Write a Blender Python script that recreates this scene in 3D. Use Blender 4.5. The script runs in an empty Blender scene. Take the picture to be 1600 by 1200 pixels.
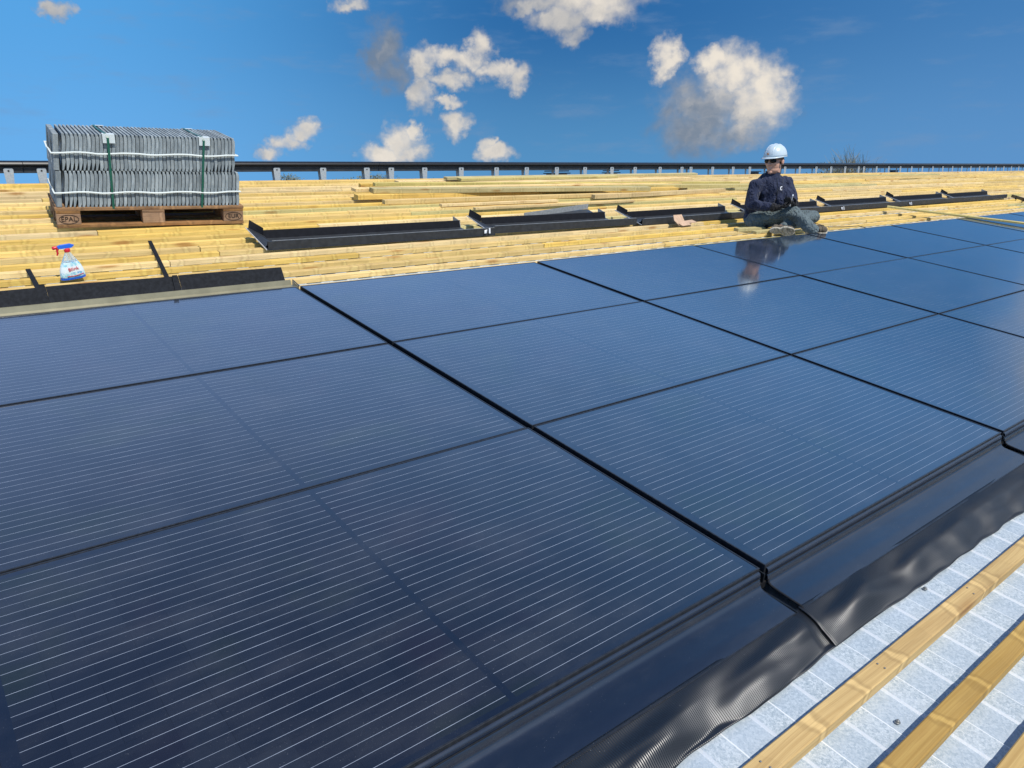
import bpy, bmesh, math, random
from mathutils import Vector, Matrix, noise
rnd = random.Random(7)
S = bpy.context.scene
COL = S.collection
PI = math.pi

# ------------------------------------------------------------------ frames
SL = math.radians(9.3639)                      # slope of the roof
RX = Matrix.Rotation(SL, 4, 'X')               # roof frame (u along eave, v up slope, n normal) -> world
CAMP = Vector((0.02776, -0.85244, 1.21012))
RT = Vector((0.774957, -0.625712, 0.089029)); DN = Vector((-0.176017, -0.348967, -0.920457)); FW = Vector((0.607009, 0.697644, -0.380570))

# ------------------------------------------------------------------ camera
cam = bpy.data.cameras.new('camera'); co = bpy.data.objects.new('camera', cam); COL.objects.link(co)
m = Matrix.Identity(4)
for i in range(3):
    m[i][0] = RT[i]; m[i][1] = -DN[i]; m[i][2] = -FW[i]; m[i][3] = CAMP[i]
co.matrix_world = RX @ m
cam.sensor_width = 36; cam.lens = 36 * 1180.08 / 1600; cam.clip_start = 0.02; cam.clip_end = 6000
S.camera = co

# ------------------------------------------------------------------ sun and sky
sun_dir = (RX.to_3x3() @ Vector((0.01, -0.54, 1.0))).normalized()
sl = bpy.data.lights.new('sun', 'SUN'); sl.energy = 4.6; sl.angle = math.radians(0.5); sl.color = (1.0, 0.955, 0.88)
so = bpy.data.objects.new('sun', sl); COL.objects.link(so)
so.rotation_euler = (-sun_dir).to_track_quat('-Z', 'Y').to_euler()
S.view_settings.view_transform = 'Standard'; S.view_settings.look = 'None'
S.view_settings.exposure = 0.0; S.view_settings.gamma = 1.0

W = bpy.data.worlds.new("World"); S.world = W; W.use_nodes = True
nt = W.node_tree; nt.nodes.clear()
def N(t, **k):
    n = CUR.nodes.new(t)
    for a, b in k.items(): setattr(n, a, b)
    return n
def L(a, b): CUR.links.new(a, b)
def setin(sock, v):
    if isinstance(v, bpy.types.NodeSocket): L(v, sock)
    elif v is not None: sock.default_value = v
def M(op, a, b=None, c=None, clamp=False):
    n = N('ShaderNodeMath', operation=op, use_clamp=clamp); setin(n.inputs[0], a)
    if b is not None: setin(n.inputs[1], b)
    if c is not None: setin(n.inputs[2], c)
    return n.outputs[0]
def VM(op, a, b=None, out=0):
    n = N('ShaderNodeVectorMath', operation=op); setin(n.inputs[0], a)
    if b is not None: setin(n.inputs[1], b)
    return n.outputs[out]
def MIX(f, a, b, mode='MIX'):
    n = N('ShaderNodeMix', data_type='RGBA', blend_type=mode); setin(n.inputs[0], f)
    for s, v in ((n.inputs[6], a), (n.inputs[7], b)):
        if isinstance(v, tuple) and len(v) == 3: v = (*v, 1)
        setin(s, v)
    return n.outputs[2]
def SM(x, a, b, lo=0.0, hi=1.0):
    n = N('ShaderNodeMapRange', interpolation_type='SMOOTHSTEP'); setin(n.inputs[0], x)
    for i, v in zip((1, 2, 3, 4), (a, b, lo, hi)): n.inputs[i].default_value = v
    return n.outputs[0]
def MR(x, a, b, lo=0.0, hi=1.0):
    n = N('ShaderNodeMapRange'); setin(n.inputs[0], x)
    for i, v in zip((1, 2, 3, 4), (a, b, lo, hi)): n.inputs[i].default_value = v
    return n.outputs[0]
def NOISE(vec, scale, detail=4, rough=0.55, col=False, lac=2.0):
    n = N('ShaderNodeTexNoise'); setin(n.inputs['Vector'], vec)
    n.inputs['Scale'].default_value = scale; n.inputs['Detail'].default_value = detail
    n.inputs['Roughness'].default_value = rough; n.inputs['Lacunarity'].default_value = lac
    return n.outputs[1 if col else 0]
CUR = nt
sky = N('ShaderNodeTexSky', sky_type='NISHITA', sun_disc=False)
sky.sun_elevation = math.asin(sun_dir.z); sky.sun_rotation = math.atan2(sun_dir.x, sun_dir.y)
sky.altitude = 300; sky.air_density = 1.0; sky.dust_density = 0.0; sky.ozone_density = 4.0
tc = N('ShaderNodeTexCoord'); D = VM('NORMALIZE', tc.outputs['Generated'])
sx = N('ShaderNodeSeparateXYZ'); L(D, sx.inputs[0])
az = M('MULTIPLY', M('ARCTAN2', sx.outputs[0], sx.outputs[1]), 180 / PI)
el = M('MULTIPLY', M('ARCSINE', sx.outputs[2]), 180 / PI)
# the deep polarised blue of this sky, deeper towards the east
east = SM(az, 5, 75)
tint = MIX(east, (0.60, 0.93, 1.30), (0.36, 0.66, 1.00))
high = SM(el, 0.0, 14.0)
tint = MIX(high, MIX(0.5, tint, (0.62, 0.88, 1.30)), tint)
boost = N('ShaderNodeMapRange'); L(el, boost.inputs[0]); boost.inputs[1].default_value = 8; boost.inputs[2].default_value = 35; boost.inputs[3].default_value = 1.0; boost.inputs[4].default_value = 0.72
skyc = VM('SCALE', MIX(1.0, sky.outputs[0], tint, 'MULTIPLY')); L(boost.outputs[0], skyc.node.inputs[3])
LOBES = [(54.73, 6.8, 2.16, 1.59, 1), (56.75, 5.79, 1.72, 1.91, 0.95), (55.93, 4.4, 2.57, 1.71, 0.75), (52.6, 4.6, 3.0, 2.3, 0.3), (52.5, 3.2, 3.0, 1.9, 0.12), (54.97, 2.98, 2.11, 1.25, 0.35), (52.91, 7.69, 1.27, 0.87, 0.95), (50.1, 8.17, 1.17, 1.11, 0.95), (50.01, 7.29, 0.87, 0.81, 0.8), (43.99, 11.66, 4.14, 1.14, 0.75), (45.31, 10.92, 2.4, 0.96, 0.7), (42.89, 10.52, 1.99, 1.01, 0.5), (43.57, 9.51, 0.98, 0.71, 0.45), (41.12, 11.54, 2.65, 0.62, 0.35), (32.79, 7.81, 0.98, 1.14, 0.63), (34.81, 8.22, 2.24, 0.65, 0.76), (37.08, 9.1, 0.9, 1.04, 0.76), (36.38, 8.01, 1.35, 0.73, 0.76), (38.62, 7.29, 1.9, 0.7, 0.71), (39.74, 6.73, 0.91, 0.91, 0.67), (32.93, 6.16, 0.99, 1.33, 0.59), (34.76, 6.78, 1.58, 0.66, 0.63), (34.62, 5.43, 1.0, 0.38, 0.71), (35.25, 3.89, 1.01, 0.95, 0.71), (31.32, 2.74, 1.37, 1.21, 0.8), (29.86, 1.79, 1.55, 0.79, 0.8), (32.26, 3.39, 0.64, 0.78, 0.8), (31.82, 1.86, 1.37, 0.79, 0.67), (37.96, 1.79, 1.39, 0.62, 0.71), (37.37, 2.33, 0.65, 0.53, 0.76), (24.71, 3.41, 1.13, 0.63, 0.71), (23.44, 2.69, 1.29, 0.59, 0.67), (22.17, 1.93, 1.11, 0.51, 0.63), (10.47, 10.24, 0.82, 0.45, 0.5), (28.33, 11.4, 1.46, 0.53, 0.59), (85.0, 13.0, 8.0, 7.0, 0.6), (-30, 20, 12, 5, 0.8), (-60, 12, 12, 4, 0.8), (120, 15, 12, 5, 0.8), (160, 18, 14, 4, 0.8), (-110, 22, 14, 5, 0.8), (30.6, 8.2, 1.5, 2.2, 0.12)]
cx = N('ShaderNodeCombineXYZ'); L(az, cx.inputs[0]); L(el, cx.inputs[1])
P0 = cx.outputs[0]
w1 = VM('SUBTRACT', NOISE(P0, 0.55, 5, 0.6, True), (0.5, 0.5, 0.5))
w2 = VM('SUBTRACT', NOISE(P0, 2.0, 2, 0.45, True), (0.5, 0.5, 0.5))
P = VM('ADD', P0, VM('ADD', VM('MULTIPLY', w1, (3.0, 2.2, 0)), VM('MULTIPLY', w2, (0.6, 0.55, 0))))
dens = None; bs = None; ws = None
for (a, e, ra, re, b) in LOBES:
    q = VM('MULTIPLY', VM('SUBTRACT', P, (a, e, 0)), (1 / ra, 1 / re, 0))
    d = M('SUBTRACT', 1.0, VM('DOT_PRODUCT', q, q, out=1))
    w = M('POWER', M('MAXIMUM', M('ADD', d, 0.7), 0.0), 2.0)
    wb = M('MULTIPLY', w, b)
    dens = d if dens is None else M('MAXIMUM', dens, d)
    ws = w if ws is None else M('ADD', ws, w)
    bs = wb if bs is None else M('ADD', bs, wb)
fb = NOISE(P0, 0.8, 5, 0.47)
fb2 = NOISE(P, 1.0, 4, 0.45)
dd = M('ADD', dens, M('MULTIPLY', M('SUBTRACT', fb, 0.5), 2.0))
mask = M('POWER', SM(dd, -1.1, 1.15), 1.4)
brt = M('DIVIDE', bs, M('MAXIMUM', ws, 0.01))
brt = M('ADD', brt, M('MULTIPLY', M('SUBTRACT', fb2, 0.5), 0.55))
brt = M('MULTIPLY', SM(brt, 0.0, 1.05), SM(dd, -0.6, 1.1, 0.45, 1.0))
ccol = MIX(brt, (1.7, 2.25, 3.1), (8.8, 8.0, 6.9))
def lin(r, g, b): return tuple(((c / 255 + .055) / 1.055) ** 2.4 * 10 for c in (r, g, b))
upw = SM(el, 0.0, 11.5)
e1 = SM(az, 8, 42); e2 = SM(az, 44, 74)
low = MIX(upw, MIX(e2, MIX(e1, lin(108, 176, 236), lin(86, 146, 196)), lin(94, 148, 202)), MIX(e2, MIX(e1, lin(88, 164, 228), lin(46, 106, 166)), lin(68, 125, 183)))
added_glow = MIX(east, (3.0, 4.9, 9.0), (1.7, 4.3, 8.9))  # unseen pale sky glow, added above the view to brighten panel reflections
low = MIX(M('MAXIMUM', SM(el, 13, 24), M('MULTIPLY', SM(el, 3, 13), SM(az, 72.5, 82))), low, MIX(SM(az, 74, 90), added_glow, (3.6, 5.4, 8.4)))  # added glow reaches lower on the right, lifting the far panels' reflections
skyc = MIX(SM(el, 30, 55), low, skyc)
wisp = M('MULTIPLY', SM(NOISE(VM('MULTIPLY', P0, (0.35, 1.3, 1)), 0.55, 6, 0.6), 0.50, 0.78), 0.35)
skyc = MIX(wisp, skyc, (1.9, 3.0, 4.8))
mask = M('MULTIPLY', mask, 0.97)
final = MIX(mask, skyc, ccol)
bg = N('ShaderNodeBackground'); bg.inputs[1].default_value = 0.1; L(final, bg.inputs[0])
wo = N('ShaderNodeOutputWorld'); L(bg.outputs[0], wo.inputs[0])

# ------------------------------------------------------------------ helpers
def mat(name):
    global CUR
    mt = bpy.data.materials.new(name); mt.use_nodes = True
    CUR = mt.node_tree; CUR.nodes.clear()
    b = N('ShaderNodeBsdfPrincipled'); o = N('ShaderNodeOutputMaterial'); L(b.outputs[0], o.inputs[0])
    return mt, b
def OC(): return N('ShaderNodeTexCoord').outputs['Object']
def RND(): return N('ShaderNodeObjectInfo').outputs['Random']
def BUMP(b, h, s=0.3, d=0.01):
    n = N('ShaderNodeBump'); n.inputs['Strength'].default_value = s; n.inputs['Distance'].default_value = d
    L(h, n.inputs['Height']); L(n.outputs[0], b.inputs['Normal'])

class MB:
    def __init__(s): s.v = []; s.f = []
    def add(s, vs, fs):
        k = len(s.v); s.v += [tuple(v) for v in vs]; s.f += [tuple(i + k for i in f) for f in fs]; return s
    def box(s, c, d, rot=None):
        x, y, z = d[0] / 2, d[1] / 2, d[2] / 2; c = Vector(c)
        vs = [Vector((a, b, e)) for a in (-x, x) for b in (-y, y) for e in (-z, z)]
        if rot is not None: vs = [rot @ v for v in vs]
        return s.add([v + c for v in vs], [(0, 1, 3, 2), (4, 6, 7, 5), (0, 4, 5, 1), (2, 3, 7, 6), (0, 2, 6, 4), (1, 5, 7, 3)])
    def mm(s, a, b):
        a = Vector(a); b = Vector(b); return s.box((a + b) / 2, (abs(b[0]-a[0]), abs(b[1]-a[1]), abs(b[2]-a[2])))
    def bar(s, p, q, w, h, up=(0, 0, 1)):
        p = Vector(p); q = Vector(q); x = (q - p).normalized(); y = Vector(up).cross(x).normalized(); z = x.cross(y)
        R = Matrix((x, y, z)).transposed()
        return s.box((p + q) / 2, ((q - p).length, w, h), R)
    def tube(s, pts, r, seg=8, cap=True):
        pts = [Vector(p) for p in pts]; rs = r if isinstance(r, (list, tuple)) else [r] * len(pts)
        rings = []
        prev = None
        for i, p in enumerate(pts):
            t = (pts[min(i + 1, len(pts) - 1)] - pts[max(i - 1, 0)]).normalized()
            a = (prev if prev is not None else (Vector((0, 0, 1)) if abs(t.z) < .9 else Vector((1, 0, 0))))
            a = (a - t * a.dot(t)).normalized(); prev = a; b = t.cross(a)
            rings.append([p + (a * math.cos(2 * PI * k / seg) + b * math.sin(2 * PI * k / seg)) * rs[i] for k in range(seg)])
        vs = [v for r_ in rings for v in r_]; fs = []
        for i in range(len(pts) - 1):
            for k in range(seg):
                k2 = (k + 1) % seg; fs.append((i * seg + k, i * seg + k2, (i + 1) * seg + k2, (i + 1) * seg + k))
        if cap: fs += [tuple(reversed(range(seg))), tuple(range((len(pts) - 1) * seg, len(pts) * seg))]
        return s.add(vs, fs)
    def lathe(s, prof, seg=24, sx=1, sy=1, c=(0, 0, 0)):
        vs = []; fs = []
        for (r, z) in prof:
            for k in range(seg):
                a = 2 * PI * k / seg; vs.append((c[0] + r * sx * math.cos(a), c[1] + r * sy * math.sin(a), c[2] + z))
        n = len(prof)
        for i in range(n - 1):
            for k in range(seg):
                k2 = (k + 1) % seg; fs.append((i * seg + k, i * seg + k2, (i + 1) * seg + k2, (i + 1) * seg + k))
        fs += [tuple(reversed(range(seg))), tuple(range((n - 1) * seg, n * seg))]
        return s.add(vs, fs)
    def sheet(s, prof, x0, x1, th, nx=1, disp=None):
        """open profile of (y,z) points extruded along x, given thickness th (normal offset)"""
        n = len(prof); nor = []
        for i in range(n):
            a = Vector(prof[max(i - 1, 0)]); b = Vector(prof[min(i + 1, n - 1)]); t = (b - a).normalized(); nor.append(Vector((t.y, -t.x)))
        vs = []; fs = []
        for j in range(nx + 1):
            x = x0 + (x1 - x0) * j / nx
            for side in (0, 1):
                for i in range(n):
                    p = Vector(prof[i]) + nor[i] * (th * side)
                    v = Vector((x, p.x, p.y))
                    if disp: v = v + Vector(disp(x, i / (n - 1)))
                    vs.append(v)
        w = 2 * n
        for j in range(nx):
            a = j * w; b = (j + 1) * w
            for i in range(n - 1):
                fs.append((a + i, a + i + 1, b + i + 1, b + i)); fs.append((a + n + i, b + n + i, b + n + i + 1, a + n + i + 1))
            fs.append((a, b, b + n, a + n)); fs.append((a + n - 1, a + 2 * n - 1, b + 2 * n - 1, b + n - 1))
        for j, fl in ((0, False), (nx, True)):
            a = j * w
            for i in range(n - 1):
                q = (a + i, a + n + i, a + n + i + 1, a + i + 1); fs.append(tuple(reversed(q)) if fl else q)
        return s.add(vs, fs)
    def mesh(s, name):
        me = bpy.data.meshes.new(name); me.from_pydata(s.v, [], s.f)
        bm = bmesh.new(); bm.from_mesh(me); bmesh.ops.recalc_face_normals(bm, faces=bm.faces); bm.to_mesh(me); bm.free()
        return me
    def build(s, name, mt, parent=None, smooth=False, bevel=0, seg=1):
        me = s.mesh(name); me.materials.append(mt)
        o = bpy.data.objects.new(name, me); COL.objects.link(o)
        if parent: o.parent = parent
        if smooth:
            for p in me.polygons: p.use_smooth = True
            me.set_sharp_from_angle(angle=math.radians(55))
        if bevel:
            md = o.modifiers.new('bevel', 'BEVEL'); md.width = bevel; md.segments = seg; md.limit_method = 'ANGLE'
        return o

def tag(o, label=None, cat=None, group=None, kind=None):
    if label: o['label'] = label
    if cat: o['category'] = cat
    if group: o['group'] = group
    if kind: o['kind'] = kind
    return o
def on_roof(o, u, v, n, rz=0.0, rx=0.0, ry=0.0):
    o.matrix_world = RX @ Matrix.Translation((u, v, n)) @ Matrix.Rotation(rz, 4, 'Z') @ Matrix.Rotation(ry, 4, 'Y') @ Matrix.Rotation(rx, 4, 'X'); return o
def plumb(o, u, v, n, rz=0.0):
    p = RX @ Vector((u, v, n)); o.matrix_world = Matrix.Translation(p) @ Matrix.Rotation(rz, 4, 'Z'); return o
def empty(name): 
    o = bpy.data.objects.new(name, None); COL.objects.link(o); o.empty_display_size = 0.05; return o
def copy_tree(o, parent=None):
    c = o.copy(); COL.objects.link(c)
    if parent: c.parent = parent
    for ch in list(o.children): copy_tree(ch, c)
    return c
ORD = ['', 'first', 'second', 'third', 'fourth', 'fifth', 'sixth', 'seventh', 'eighth', 'ninth', 'tenth', 'eleventh', 'twelfth', 'thirteenth', 'fourteenth', 'fifteenth', 'sixteenth', 'seventeenth', 'eighteenth', 'nineteenth', 'twentieth']
TENS = {2: 'twenty', 3: 'thirty', 4: 'forty', 5: 'fifty', 6: 'sixty'}
def ordn(i):
    if i <= 20: return ORD[i]
    if i % 10 == 0: return TENS[i // 10][:-1] + 'ieth'
    return TENS[i // 10] + '-' + ORD[i % 10]

# ------------------------------------------------------------------ materials
def wood(name, c1, c2, c3, rough=0.75, knots=True, wear=0.0, gs=1.0, kt=.5, wh=.45):
    mt, b = mat(name); o = OC(); r = RND()
    off = N('ShaderNodeCombineXYZ'); L(M('MULTIPLY', r, 37.0), off.inputs[0]); L(M('MULTIPLY', r, 11.0), off.inputs[1]); L(M('MULTIPLY', r, 3.1), off.inputs[2])
    p = VM('ADD', o, off.outputs[0])
    pw = VM('ADD', p, VM('MULTIPLY', VM('SUBTRACT', NOISE(VM('MULTIPLY', p, (1.2, 5, 5)), 1.0, 2, .5, True), (.5, .5, .5)), (0, .05, .05)))
    g1 = NOISE(VM('MULTIPLY', pw, (1.5 * gs, 120 * gs, 60 * gs)), 1.0, 4, .65)
    g2 = NOISE(VM('MULTIPLY', pw, (.9, 24, 24)), 1.0, 2, .5)
    big = NOISE(VM('MULTIPLY', p, (3.2, 3, 3)), 1.0, 3, .6)
    base = MIX(SM(g1, .35, .68), c1, c2)
    base = MIX(M('MULTIPLY', SM(g2, .48, .72), .55), base, c3)
    base = MIX(M('MULTIPLY', SM(big, .5, .75), .40), base, c3)
    val = MR(r, 0, 1, .84, 1.12)
    sp_ = N('ShaderNodeSeparateXYZ'); L(p, sp_.inputs[0]); wx = M('ADD', M('MULTIPLY', sp_.outputs[0], 4.2), M('MULTIPLY', NOISE(p, 14, 2, .5), .35))
    v1 = N('ShaderNodeTexVoronoi', voronoi_dimensions='1D', feature='F1'); L(wx, v1.inputs['W']); v1.inputs['Scale'].default_value = 1.0
    v1c = N('ShaderNodeSeparateColor'); L(v1.outputs['Color'], v1c.inputs[0])
    val = M('MULTIPLY', val, MR(v1c.outputs[0], 0, 1, .90, 1.07))
    whorl = SM(v1.outputs['Distance'], .075, .02)
    base = MIX(M('MULTIPLY', whorl, wh), base, tuple(min(.9, x * 1.35) for x in c1)); base = MIX(M('MULTIPLY', M('MULTIPLY', SM(v1.outputs['Distance'], .14, .09), M('SUBTRACT', 1.0, whorl)), .35), base, tuple(x * .7 for x in c3))
    fine = NOISE(VM('MULTIPLY', pw, (3.0, 520 * gs, 300 * gs)), 1.0, 3, .6); base = MIX(M('MULTIPLY', SM(fine, .45, .75), .40), base, tuple(x * .62 for x in c2))
    hs = N('ShaderNodeHueSaturation'); L(base, hs.inputs['Color']); L(val, hs.inputs['Value'])
    L(MR(M('FRACT', M('MULTIPLY', r, 7.3)), 0, 1, .78, 1.06), hs.inputs['Saturation'])
    colr = hs.outputs[0]
    if knots:
        vo = N('ShaderNodeTexVoronoi', feature='F1'); L(VM('MULTIPLY', p, (2.6, 13, 13)), vo.inputs['Vector']); vo.inputs['Scale'].default_value = 1.0
        vr = N('ShaderNodeSeparateColor'); L(vo.outputs['Color'], vr.inputs[0])
        k = M('MULTIPLY', SM(vo.outputs['Distance'], .26, .07), M('GREATER_THAN', vr.outputs[0], kt))
        colr = MIX(M('MULTIPLY', k, .8), colr, (c3[0] * .62, c3[1] * .42, c3[2] * .35))
    if wear:
        wn = NOISE(p, 9.0, 5, .7)
        colr = MIX(M('MULTIPLY', SM(wn, .42, .7), wear), colr, (.035, .026, .02))
    L(colr, b.inputs['Base Color']); b.inputs['Roughness'].default_value = rough; b.inputs['Specular IOR Level'].default_value = .25
    BUMP(b, g1, .25, .002)
    return mt
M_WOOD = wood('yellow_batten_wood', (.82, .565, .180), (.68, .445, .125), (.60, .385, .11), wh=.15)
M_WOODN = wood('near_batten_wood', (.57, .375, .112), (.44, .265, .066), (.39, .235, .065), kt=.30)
M_PALE = wood('pale_green_board_wood', (.62, .51, .185), (.48, .385, .12), (.50, .42, .15), wh=.2)
M_PAL = wood('old_pallet_wood', (.40, .22, .09), (.22, .11, .045), (.27, .14, .06), wear=.5)
M_BLOCK = wood('pallet_block_wood', (.44, .24, .10), (.27, .135, .055), (.32, .165, .07), wear=.4)

def simple(name, c, rough=.5, metal=0, spec=.5, nz=0.0, ns=20, bump=0, coat=0):
    mt, b = mat(name); o = OC()
    if nz:
        n = NOISE(o, ns, 5, .6); colr = MIX(SM(n, .3, .7), tuple(x * (1 - nz) for x in c), tuple(min(1, x * (1 + nz)) for x in c)); L(colr, b.inputs['Base Color'])
        if bump: BUMP(b, n, bump, .004)
    else: b.inputs['Base Color'].default_value = (*c, 1)
    b.inputs['Roughness'].default_value = rough; b.inputs['Metallic'].default_value = metal; b.inputs['Specular IOR Level'].default_value = spec
    b.inputs['Coat Weight'].default_value = coat
    return mt
M_BLACK = simple('black_coated_steel', (.012, .014, .017), .38, 0, .5, .3, 30)
M_TRAY = simple('dark_grey_tray_coating', (.030, .034, .040), .42, 0, .5, .25, 25)
M_TRAYIN = simple('black_tray_wall', (.010, .010, .013), .5, 0, .4, .25, 25)
M_BACK = simple('pale_grey_primer', (.33, .35, .36), .55, .2, .5, .15, 40)
M_EDGE = simple('bare_cut_steel', (.75, .76, .77), .4, .4)
M_FRAME = simple('black_anodised_frame', (.040, .045, .054), .28, .5, .5, .25, 60)
M_RAIL = simple('dark_ridge_rail_coating', (.030, .036, .044), .42, .1, .5, .3, 14)
M_GALV = simple('galvanised_bracket', (.40, .45, .49), .5, .35, .5, .12, 60)
M_TAN = simple('tan_gutter_metal', (.27, .25, .165), .36, .35, .5, .15, 9)
M_GASKET = simple('black_rubber_seal', (.006, .006, .007), .6)
M_GREEN = simple('green_strap_plastic', (.012, .105, .07), .4)
M_TWINE = simple('white_twine', (.72, .78, .76), .8)
M_PROT = simple('white_corner_plastic', (.62, .69, .70), .45)
M_SCREW = simple('screw_steel', (.35, .35, .33), .35, .8)
M_CARD = simple('pinkish_cardboard', (.52, .36, .25), .85, 0, .3, .12, 30)
M_STRIP = simple('dull_black_rubber_strip', (.014, .016, .020), .75, 0, .12, .3, 60, .1)
M_YG = simple('yellow_green_cable', (.42, .50, .05), .5)

# concrete tile
mt, b = mat('grey_concrete_tile'); o = OC(); r = RND()
off = N('ShaderNodeCombineXYZ'); L(M('MULTIPLY', r, 23.0), off.inputs[0]); L(M('MULTIPLY', r, 9.0), off.inputs[2])
p = VM('ADD', o, off.outputs[0])
n1 = NOISE(VM('MULTIPLY', p, (1, 1, .35)), 26, 5, .65); n2 = NOISE(p, 160, 3, .6)
c = MIX(SM(n1, .35, .72), (.20, .24, .26), (.38, .43, .445)); c = MIX(M('MULTIPLY', SM(n2, .45, .75), .35), c, (.13, .155, .17))
hs = N('ShaderNodeHueSaturation'); L(c, hs.inputs['Color']); L(MR(r, 0, 1, .78, 1.2), hs.inputs['Value']); L(hs.outputs[0], b.inputs['Base Color'])
b.inputs['Roughness'].default_value = .8; BUMP(b, n2, .35, .002); M_TILE = mt

# corrugated galvanised sheet
mt, b = mat('spangled_galvanised_sheet'); o = OC()
vo = N('ShaderNodeTexVoronoi', feature='F1'); L(o, vo.inputs['Vector']); vo.inputs['Scale'].default_value = 170
vc = N('ShaderNodeSeparateColor'); L(vo.outputs['Color'], vc.inputs[0])
vo2 = N('ShaderNodeTexVoronoi', feature='F1'); L(o, vo2.inputs['Vector']); vo2.inputs['Scale'].default_value = 420
vc2 = N('ShaderNodeSeparateColor'); L(vo2.outputs['Color'], vc2.inputs[0])
sp = M('ADD', M('MULTIPLY', vc.outputs[0], .55), M('MULTIPLY', vc2.outputs[1], .45))
st = NOISE(VM('MULTIPLY', o, (1, .5, 1)), 5, 5, .65)
c = MIX(sp, (.27, .345, .405), (.68, .735, .76)); c = MIX(M('MULTIPLY', SM(st, .45, .75), .35), c, (.58, .64, .70))
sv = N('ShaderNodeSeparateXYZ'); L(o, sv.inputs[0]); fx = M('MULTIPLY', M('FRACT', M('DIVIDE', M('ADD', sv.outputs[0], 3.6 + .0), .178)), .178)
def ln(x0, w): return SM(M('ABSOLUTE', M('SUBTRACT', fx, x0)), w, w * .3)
edge = M('MAXIMUM', ln(.072, .0055), M('MULTIPLY', ln(.1745, .0055), .8))  # pale lines along the rib bends, glints painted into the colour
c = MIX(M('MULTIPLY', edge, .9), c, (.93, .95, .96)); c = MIX(M('MULTIPLY', M('GREATER_THAN', fx, .075), .30), c, (.36, .45, .55))  # valleys tinted bluer, their weaker sky light painted in
L(c, b.inputs['Base Color']); b.inputs['Metallic'].default_value = .22; b.inputs['Specular IOR Level'].default_value = .6
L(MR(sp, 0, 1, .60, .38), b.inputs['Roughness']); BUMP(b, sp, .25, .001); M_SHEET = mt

# photovoltaic laminate
mt, b = mat('solar_cell_laminate'); o = OC(); s = N('ShaderNodeSeparateXYZ'); L(o, s.inputs[0]); X, Y = s.outputs[0], s.outputs[1]; r = RND()
def band(x, c, w): return M('LESS_THAN', M('ABSOLUTE', M('SUBTRACT', x, c)), w)
ys = M('SUBTRACT', Y, .0185)
cy = M('DIVIDE', ys, .1610); cyf = M('FRACT', cy); cyi = M('FLOOR', cy)
xs = M('SUBTRACT', X, .024); cxx = M('DIVIDE', xs, .0838); cxf = M('FRACT', cxx); cxi = M('FLOOR', cxx)
wf = M('FRACT', M('MULTIPLY', cyf, 5.0))
wire = band(wf, .5, .0155)
inx = M('MULTIPLY', M('GREATER_THAN', X, .036), M('LESS_THAN', X, 1.700)); iny = M('MULTIPLY', M('GREATER_THAN', Y, .02), M('LESS_THAN', Y, .982))
mid = band(X, .8625, .0085)
ins = M('MULTIPLY', M('MULTIPLY', inx, iny), M('SUBTRACT', 1.0, mid))
wn = N('ShaderNodeTexWhiteNoise', noise_dimensions='3D'); cb = N('ShaderNodeCombineXYZ'); L(cxi, cb.inputs[0]); L(cyi, cb.inputs[1]); L(M('MULTIPLY', r, 50), cb.inputs[2]); L(cb.outputs[0], wn.inputs[0])
cellc = MIX(wn.outputs[0], (.0045, .0085, .0165), (.0085, .0135, .023))
cellc = MIX(M('MULTIPLY', NOISE(o, 2.2, 3, .5), .5), cellc, (.022, .024, .040))
gapm = M('MAXIMUM', M('MULTIPLY', band(cxf, .5, .492), 0.0), M('MAXIMUM', M('MULTIPLY', M('GREATER_THAN', M('ABSOLUTE', M('SUBTRACT', cxf, .5)), .492), M('GREATER_THAN', wn.outputs[0], .3)), M('MULTIPLY', M('GREATER_THAN', M('ABSOLUTE', M('SUBTRACT', cyf, .5)), .496), .6)))
cellc = MIX(M('MULTIPLY', gapm, .6), cellc, (.003, .004, .007))
ob = N('ShaderNodeCombineXYZ'); L(M('MULTIPLY', r, 61.0), ob.inputs[0]); L(M('MULTIPLY', r, 17.0), ob.inputs[1])
hb = NOISE(VM('ADD', o, ob.outputs[0]), 2.1, 3, .55)
cellc = MIX(SM(hb, .55, .68), cellc, (.0105, .017, .019)); cellc = MIX(SM(hb, .45, .32), cellc, (.0125, .0125, .023))
outs_ = 0
outc = MIX(ins, (.008, .013, .026), cellc)
# fine fingers
fing = M('MULTIPLY', SM(M('ABSOLUTE', M('SUBTRACT', M('FRACT', M('MULTIPLY', X, 620)), .5)), .38, .5), M('MULTIPLY', ins, .10))
outc = MIX(fing, outc, (.12, .14, .18))
wv = NOISE(VM('MULTIPLY', o, (5, 31.05, 1)), 1.0, 3, .6)
wint = M('MULTIPLY', M('MULTIPLY', wire, ins), MR(wv, .3, .72, .35, .95))  # uneven brightness along the wires, glints put into the colour
outc = MIX(wint, outc, (.46, .53, .64))
dust = NOISE(o, 260, 2, .6); dust2 = NOISE(VM('MULTIPLY', VM('ADD', o, ob.outputs[0]), (1, 1.8, 1)), 3.0, 5, .62)
dm = M('MULTIPLY', SM(dust, .66, .80), SM(dust2, .35, .7))
outc = MIX(M('MULTIPLY', dm, .30), outc, (.35, .36, .38))
outc = MIX(M('MULTIPLY', SM(dust2, .40, .8), .045), outc, (.4, .4, .4))
L(outc, b.inputs['Base Color'])
L(MR(dust2, .3, .7, .09, .16), b.inputs['Roughness']); b.inputs['IOR'].default_value = 1.5
b.inputs['Specular IOR Level'].default_value = .5; b.inputs['Coat Weight'].default_value = 1.0; b.inputs['Coat IOR'].default_value = 1.52; b.inputs['Coat Roughness'].default_value = .07
b.inputs['Sheen Weight'].default_value = .12; b.inputs['Sheen Roughness'].default_value = .35; b.inputs['Sheen Tint'].default_value = (.62, .80, 1, 1)
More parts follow.
